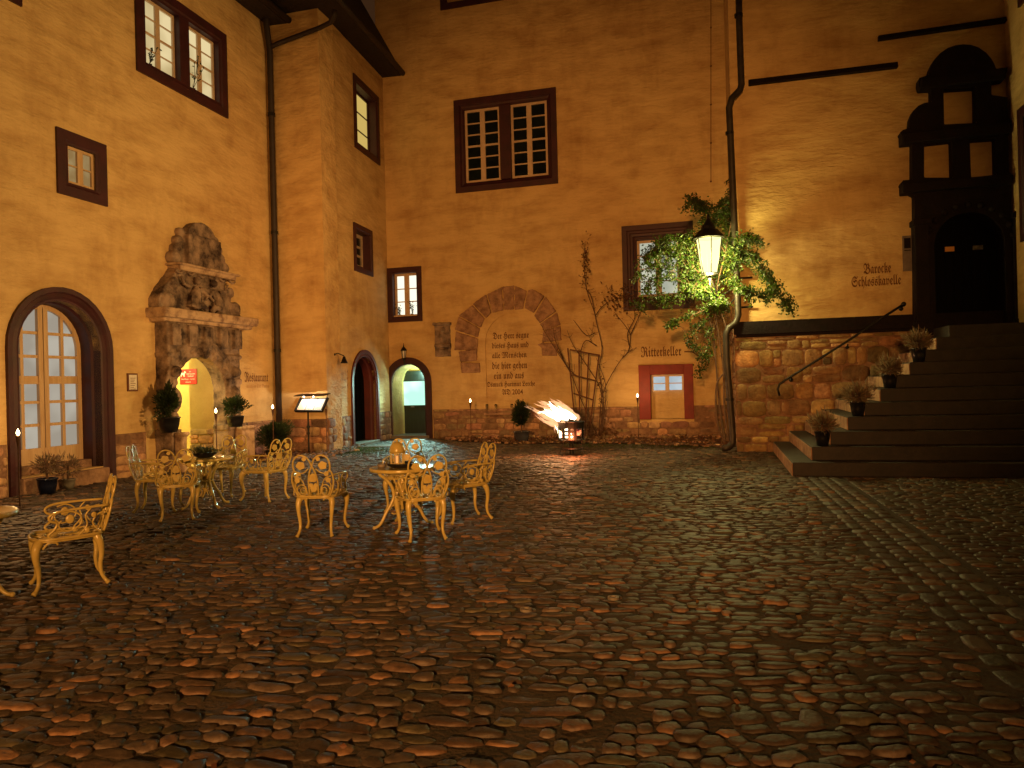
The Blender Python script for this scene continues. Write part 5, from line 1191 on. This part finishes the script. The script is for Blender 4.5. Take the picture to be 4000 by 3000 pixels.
# ================================================================== fire basket
fb = ground(2233, 1776, ZG); fe = empty('fire_basket', fb, R(20), label='black iron fire basket on a crossed stand with wind-blown flames', cat='fire basket'); MF = WM[fe.name]
FD = fb.y; k1 = FD/F; zt2 = (1776-1647)*k1; zb2 = (1776-1716)*k1; hw = 52*k1
print('fire', fb, zt2, zb2, hw)
b = MB()
for k in range(4):
    q = k*math.pi/2+.2; c, s__ = math.cos(q), math.sin(q)
    pts = [(hw*c*.98, hw*s__*.98, zb2), (hw*c*1.0, hw*s__*1.0, zt2)]
    px_, py_ = -s__, c
    w0 = .17 if k != 3 else .17
    for sg in (-1, 1): b.add([(p[0]+px_*w0*sg*.5*.0+px_*0, p[1], p[2]) for p in pts], [])
# perforated shell: four curved plates with gaps, square holes left open
nseg = 28; levels = [zb2, zb2+.05, zb2+.09, zb2+.13, zb2+.17, zb2+.21, zb2+.25, zt2-.05, zt2]
for i in range(nseg):
    q0_, q1_ = 2*math.pi*i/nseg, 2*math.pi*(i+1)/nseg; plate = (i % 7) not in (0, 1)
    for j in range(len(levels)-1):
        hole = (not plate and j < 6) or (plate and (i % 7) in (3, 5) and j in (1, 3, 5))
        if hole: continue
        r_ = hw*(1+.02*j/8); V = []
        for rr4 in (r_, r_-.008):
            for q in (q0_, q1_):
                for z in (levels[j], levels[j+1]): V.append((rr4*math.cos(q), rr4*math.sin(q), z))
        b.add(V, [(0,2,3,1), (4,5,7,6), (0,1,5,4), (2,6,7,3), (0,4,6,2), (1,3,7,5)])
b.tube([(hw*1.0*math.cos(t*.349), hw*1.0*math.sin(t*.349), zb2) for t in range(18)], .014, 5, closed=True); b.tube([(hw*1.015*math.cos(t*.349), hw*1.015*math.sin(t*.349), zt2) for t in range(18)], .010, 5, closed=True)
b.build('shell', M_IRON, fe, MF)
b = MB(); b.lathe([(.01, zb2-.01), (hw, zb2-.01), (hw, zb2+.005), (.01, zb2+.005)], n=20)
for k in range(4):
    q = k*math.pi/2+.5; c, s__ = math.cos(q), math.sin(q); b.tube([(hw*1.03*c, hw*1.03*s__, zb2), (hw*.92*c, hw*.92*s__, .20), (hw*1.1*c, hw*1.1*s__, 0.01)], .006, 5)
b.build('grate', M_IRON, fe, MF)
b = MB()
for x_ in (-.035, .035): b.box(x_-.012, x_+.012, -.012, .012, 0, zb2)
b.lathe([(.01, .125), (.25, .125), (.26, .14), (.25, .152), (.01, .152)], n=22); b.lathe([(.01, 0), (.25, 0), (.25, .012), (.01, .012)], n=22); b.build('stand', M_IRON, fe, MF)
b = MB()
for k in range(26): q = random.uniform(0, 6.28); rr5 = hw*.72*random.random()**.5; b.ball((rr5*math.cos(q), rr5*math.sin(q), zb2+.06+random.uniform(0, .12)), random.uniform(.03, .055), 6, 5)
b.build('embers', E_EMBER, fe, MF)
b = MB()
for k in range(5):
    q = random.uniform(0, 6.28); b.tube([(math.cos(q)*.12, math.sin(q)*.12, zb2+.05), (-math.cos(q)*.10, -math.sin(q)*.1, zb2+.26)], .03, 7)
b.build('logs', M_BARK, fe, MF)
def tongue(b, x0, z0, x1, z1, r_, lift, y0=0, wob=.02):
    n_ = 9; pts = []; rs = []
    for i in range(n_):
        t = i/(n_-1); x = x0+(x1-x0)*t**.9; z = z0+(z1-z0)*t+lift*math.sin(math.pi*t)
        ph = y0*40; pts.append(Vector((x+wob*1.2*t*math.sin(5*t+ph), y0*(1-t*.3)+wob*t*math.cos(4*t+ph), z+wob*1.4*math.sin(7*t+ph)*t))); rs.append(max(.002, r_*1.15*(1-t)**.8*(.6+.6*math.sin(math.pi*min(1, t*1.5)))))
    b.tube(pts, rs, 8)
def kx(px): return (px-2233)*k1
def kz(py): return (1776-py+(-(0))*0)*k1
Mfl = Matrix.Translation(fb)
b = MB()
for (sx, sz, ex, ez, r_, lf) in ((2225,1635,2120,1600,.13,.05), (2200,1630,2110,1612,.11,.04), (2190,1640,2150,1600,.12,.03), (2240,1632,2150,1590,.10,.05), (2170,1625,2120,1600,.09,.02), (2250,1636,2180,1585,.08,.03), (2200,1620,2140,1570,.07,.03)):
    for rep in range(2): tongue(b, kx(sx), kz(sz), kx(ex+random.gauss(0, 8)), kz(ez+random.gauss(0, 5)), r_*.62, lf, random.uniform(-.12, .12))
for k in range(9):
    x = random.uniform(2182, 2235); tongue(b, kx(x), kz(1708), kx(x-random.uniform(5, 25)), kz(random.uniform(1640, 1670)), .035, .0, random.uniform(-.15, .0))
b.build('flame_core', E_FLAME, fe, Mfl, smooth=True)
b = MB()
for (sx, sz, ex, ez, r_, lf) in ((2190,1650,2056,1578,.07,.02), (2180,1640,2070,1582,.06,.0), (2210,1640,2098,1578,.10,.05), (2210,1620,2115,1562,.09,.05), (2220,1610,2150,1555,.09,.02), (2240,1610,2175,1562,.07,.02), (2262,1632,2195,1575,.06,.01), (2268,1634,2238,1598,.05,.0),
    (2200,1655,2105,1628,.06,-.03), (2190,1658,2120,1645,.05,-.03), (2170,1655,2098,1615,.05,-.02), (2230,1600,2160,1556,.06,.0), (2150,1585,2100,1565,.05,.0), (2265,1640,2225,1610,.06,.0), (2175,1660,2165,1690,.03,-.0)):
    for rep in range(2): tongue(b, kx(sx), kz(sz), kx(ex+random.gauss(0, 5)), kz(ez+random.gauss(0, 4)), r_*.66, lf, random.uniform(-.1, .1), .016)
b.build('flame', E_FLAME2, fe, Mfl, smooth=True)
point('fire_light', fb+Vector((kx(2170), -.1, kz(1612))), (1.0, .46, .18), 330, .16)
point('ember_light', fb+Vector((-.02, -.40, zb2+.05)), (1.0, .22, .07), 40, .08)

# ================================================================== torches
def make_torch(h, lit, lb, M, d_lit=9.0, tilt=0.0):
    r_ = empty('garden_torch', (0, 0, 0), label=lb, cat='torch', group='small wax torches along the walls')
    MB().tube([(0, 0, 0), (0, 0, h*.80)], .010, 6).build('pole', M_BARK, r_, I4)
    MB().lathe([(.010, h*.78), (.014, h*.80), (.028, h*.88), (.030, h*.93), (.022, h*.935), (.01, h*.92)], n=10).build('cup', M_BARK, r_, I4)
    b_ = MB(); b_.lathe([(.006, 0), (.020, .02), (.024, .040), (.014, .07), (.002, .10)], (0, 0, h*.935), 10)
    if lit: b_.build('flame', E_TORCH, r_, I4, smooth=True)
    for ch in children(r_): WM[ch.name] = M @ WM[ch.name]
    r_.matrix_basis = M; WM[r_.name] = M
    if lit: point('torch_light', M @ Vector((0, 0, h*.935+.135)), (1.0, .55, .20), d_lit, .03)
    return r_
def tpos(px, py, d): p = P3(px, py, d); return Vector((p.x, p.y, 0)), p.z
for (x, y, d, lit, wt_, lb) in ((70, 1685, 10.7, True, 16, 'lit torch nearest the camera, beside the glazed arched door'), (843, 1600, 15.0, True, 5, 'lit torch beside the right pedestal of the portal'), (1065, 1585, 17.05, True, 7, 'lit torch at the tower corner behind the lavender bush'),
        (1273, 1585, 17.9, False, 0, 'unlit torch right behind the menu stand'), (1837, 1562, 20.6, True, 7, 'lit torch right of the green door under the blind arch'), (2490, 1542, 20.0, True, 7, 'lit torch left of the red cellar window')):
    p, z = tpos(x, y, d); make_torch(z/.99, lit, lb, Matrix.Translation(p), wt_*3)

# ================================================================== menu stand
mp = ground(1207, 1772, ZG); Mm = Matrix.Translation(mp) @ Matrix.Rotation(R(-26), 4, 'Z'); me_ = empty('menu_stand', mp, R(-26), label='lit menu stand with three pages under a small roof, by the tower', cat='menu stand')
zz0 = 1.6-(1608-1520)*mp.y/F-.0; kk = mp.y/F; W2_ = 66*kk
b = MB(); b.lathe([(.20, 0), (.20, .015), (.05, .03), (.022, .06), (.022, .45), (.035, .50), (.022, .55), (.03, .62), (.05, .66), (.03, .70), (.020, .78), (.020, zz0)], n=14); b.build('post', M_IRON, me_, Mm, smooth=True)
def tp(x, t, o=0): return (x, .02+.22*t-.0-o*.82, zz0+.02+.30*t+o*.55)
b = MB()
for (xa, xb, ta_, tb_, o0, o1_) in ((-W2_, W2_, 0, 1, -.05, -.012),): b.add([tp(xa, ta_, o0), tp(xb, ta_, o0), tp(xb, tb_, o0), tp(xa, tb_, o0), tp(xa, ta_, o1_), tp(xb, ta_, o1_), tp(xb, tb_, o1_), tp(xa, tb_, o1_)], [(0,3,2,1), (4,5,6,7), (0,1,5,4), (1,2,6,5), (2,3,7,6), (3,0,4,7)])
for xa, xb, ta_, tb_ in ((-W2_-.02, W2_+.02, -.08, .0), (-W2_-.02, -W2_+.012, 0, 1), (W2_-.012, W2_+.02, 0, 1)): b.add([tp(xa, ta_, -.05), tp(xb, ta_, -.05), tp(xb, tb_, -.05), tp(xa, tb_, -.05), tp(xa, ta_, .025), tp(xb, ta_, .025), tp(xb, tb_, .025), tp(xa, tb_, .025)], [(0,3,2,1), (4,5,6,7), (0,1,5,4), (1,2,6,5), (2,3,7,6), (3,0,4,7)])
b.build('case', M_IRON, me_, Mm)
for k in range(3):
    xa = -W2_+.03+k*(2*W2_-.04)/3; xb = xa+(2*W2_-.04)/3-.025
    pg = MB().add([tp(xa, .03, -.008), tp(xb, .03, -.008), tp(xb, .92, -.008), tp(xa, .92, -.008)], [(0,1,2,3)]).build('menu_page', M_PAPER, me_, Mm); b = MB()
    for j in range(9):
        t = .12+j*.07; x_ = xa+.02; e = xb-.02-random.uniform(0, .06); b.add([tp(x_, t, -.004), tp(e, t, -.004), tp(e, t+.018, -.004), tp(x_, t+.018, -.004)], [(0,1,2,3)])
    b.build('menu_lines', M_INK2, pg, Mm)
b = MB(); b.add([(-W2_-.05, .02, zz0+.365), (W2_+.05, .02, zz0+.365), (W2_+.05, .30, zz0+.405), (-W2_-.05, .30, zz0+.405), (-W2_-.05, .02, zz0+.385), (W2_+.05, .02, zz0+.385), (W2_+.05, .30, zz0+.425), (-W2_-.05, .30, zz0+.425)], [(0,3,2,1), (4,5,6,7), (0,1,5,4), (1,2,6,5), (2,3,7,6), (3,0,4,7)])
for x_ in (-W2_-.01, W2_): b.add([(x_, .2, zz0+.30), (x_+.012, .2, zz0+.30), (x_+.012, .28, zz0+.44), (x_, .28, zz0+.44)], [(0,1,2,3)])
b.build('roof', M_IRON, me_, Mm)
for x_ in (-.18, .12):
    MB().ball((x_, .07, zz0+.355), .018).build('lamp', E_SPOT, me_, Mm); point('menu_lamp', Mm @ Vector((x_, .05, zz0+.33)), (1.0, .88, .66), 10, .02)
# ================================================================== signs and small things
# red sign on the passage wall (faces the courtyard side)
q = L.w(pu1+.115, 0, 0); 
Fs = Frame(*L.w(q1-.004, 0, 0).xy, -L.n.x*-1, -L.n.y*-1)
Fs = Frame(*L.w(q1-.004, -3.6, 0).xy, L.n.x, L.n.y)
a = Fs.at(703, 1443); e = Fs.at(770, 1500)
sg = MB().box(a[0], e[0], -.012, 0, e[1], a[1]).build('red_notice', M_SIGNR, None, Fs.M); tag(sg, 'red no-dogs notice with a white dog, on the yellow wall inside the portal', 'sign')
sw, sh = e[0]-a[0], a[1]-e[1]
masonry(Fs, wing, Fs.at(742, 1680)[0], 3.8, .0, .78, 'masonry_stones', M_STONEY, seed=21, out=.03, mortar=False)
for t_, cx, cy, ww_, hh in (('ich', .62, .84, .10, .09), ('muß draußen', .66, .69, .50, .10), ('bleiben!', .66, .54, .34, .10), ('No Dogs - inside', .5, .33, .80, .10), ('please', .5, .14, .30, .10)):
    text('sign_text', t_, Fs.M @ Matrix.Translation((a[0]+sw*cx, -.015, e[1]+sh*cy)), M_WHITE, sg, width=sw*ww_, height=sh*hh)
dg = [(.06,.50),(.10,.50),(.12,.62),(.22,.62),(.24,.50),(.29,.50),(.29,.68),(.33,.74),(.38,.76),(.38,.80),(.31,.88),(.27,.84),(.26,.76),(.12,.76),(.08,.84),(.05,.82),(.07,.70)]
MB().prism([(a[0]+sw*x, e[1]+sh*y) for x, y in dg], -.016, -.012).build('dog_symbol', M_WHITE, sg, Fs.M)
# small framed notice left of the portal
s1 = rect_px(L, 497, 1458, 538, 1528, .02); fn = MB().box(s1[0], s1[1], -.03, 0, s1[2], s1[3]).build('framed_notice', M_TREL, None, L.M, bevel=.003); tag(fn, 'small framed paper notice on the wall between glazed door and portal', 'notice')
MB().box(s1[0]+.03, s1[1]-.03, -.034, -.03, s1[2]+.03, s1[3]-.03).build('paper', M_PAPER, fn, L.M); b = MB()
for j in range(7): b.box(s1[0]+.06, s1[1]-.07-.02*(j % 3), -.037, -.034, s1[3]-.10-j*.035, s1[3]-.09-j*.035)
b.build('printed_lines', M_INK, fn, L.M)
# glasses on the niche ledge
for x in (1903, 1938, 2000):
    u, z = B.at(x, 1610, .08); gl = MB().lathe([(.035, 0), (.035, .006), (.006, .012), (.006, .09), (.035, .12), (.042, .20), (.036, .25), (.034, .25), (.038, .20), (.03, .125)], n=14, cap=False).build('candle_glass', M_CLEAR, None, Matrix.Translation(B.w(u, .09, nz0+.001)), smooth=True)
    tag(gl, {1903: 'leftmost empty glass on the ledge of the inscription niche', 1938: 'middle empty glass on the ledge of the inscription niche', 2000: 'rightmost empty glass on the ledge of the inscription niche'}[x], 'glass', 'empty glasses on the niche ledge')
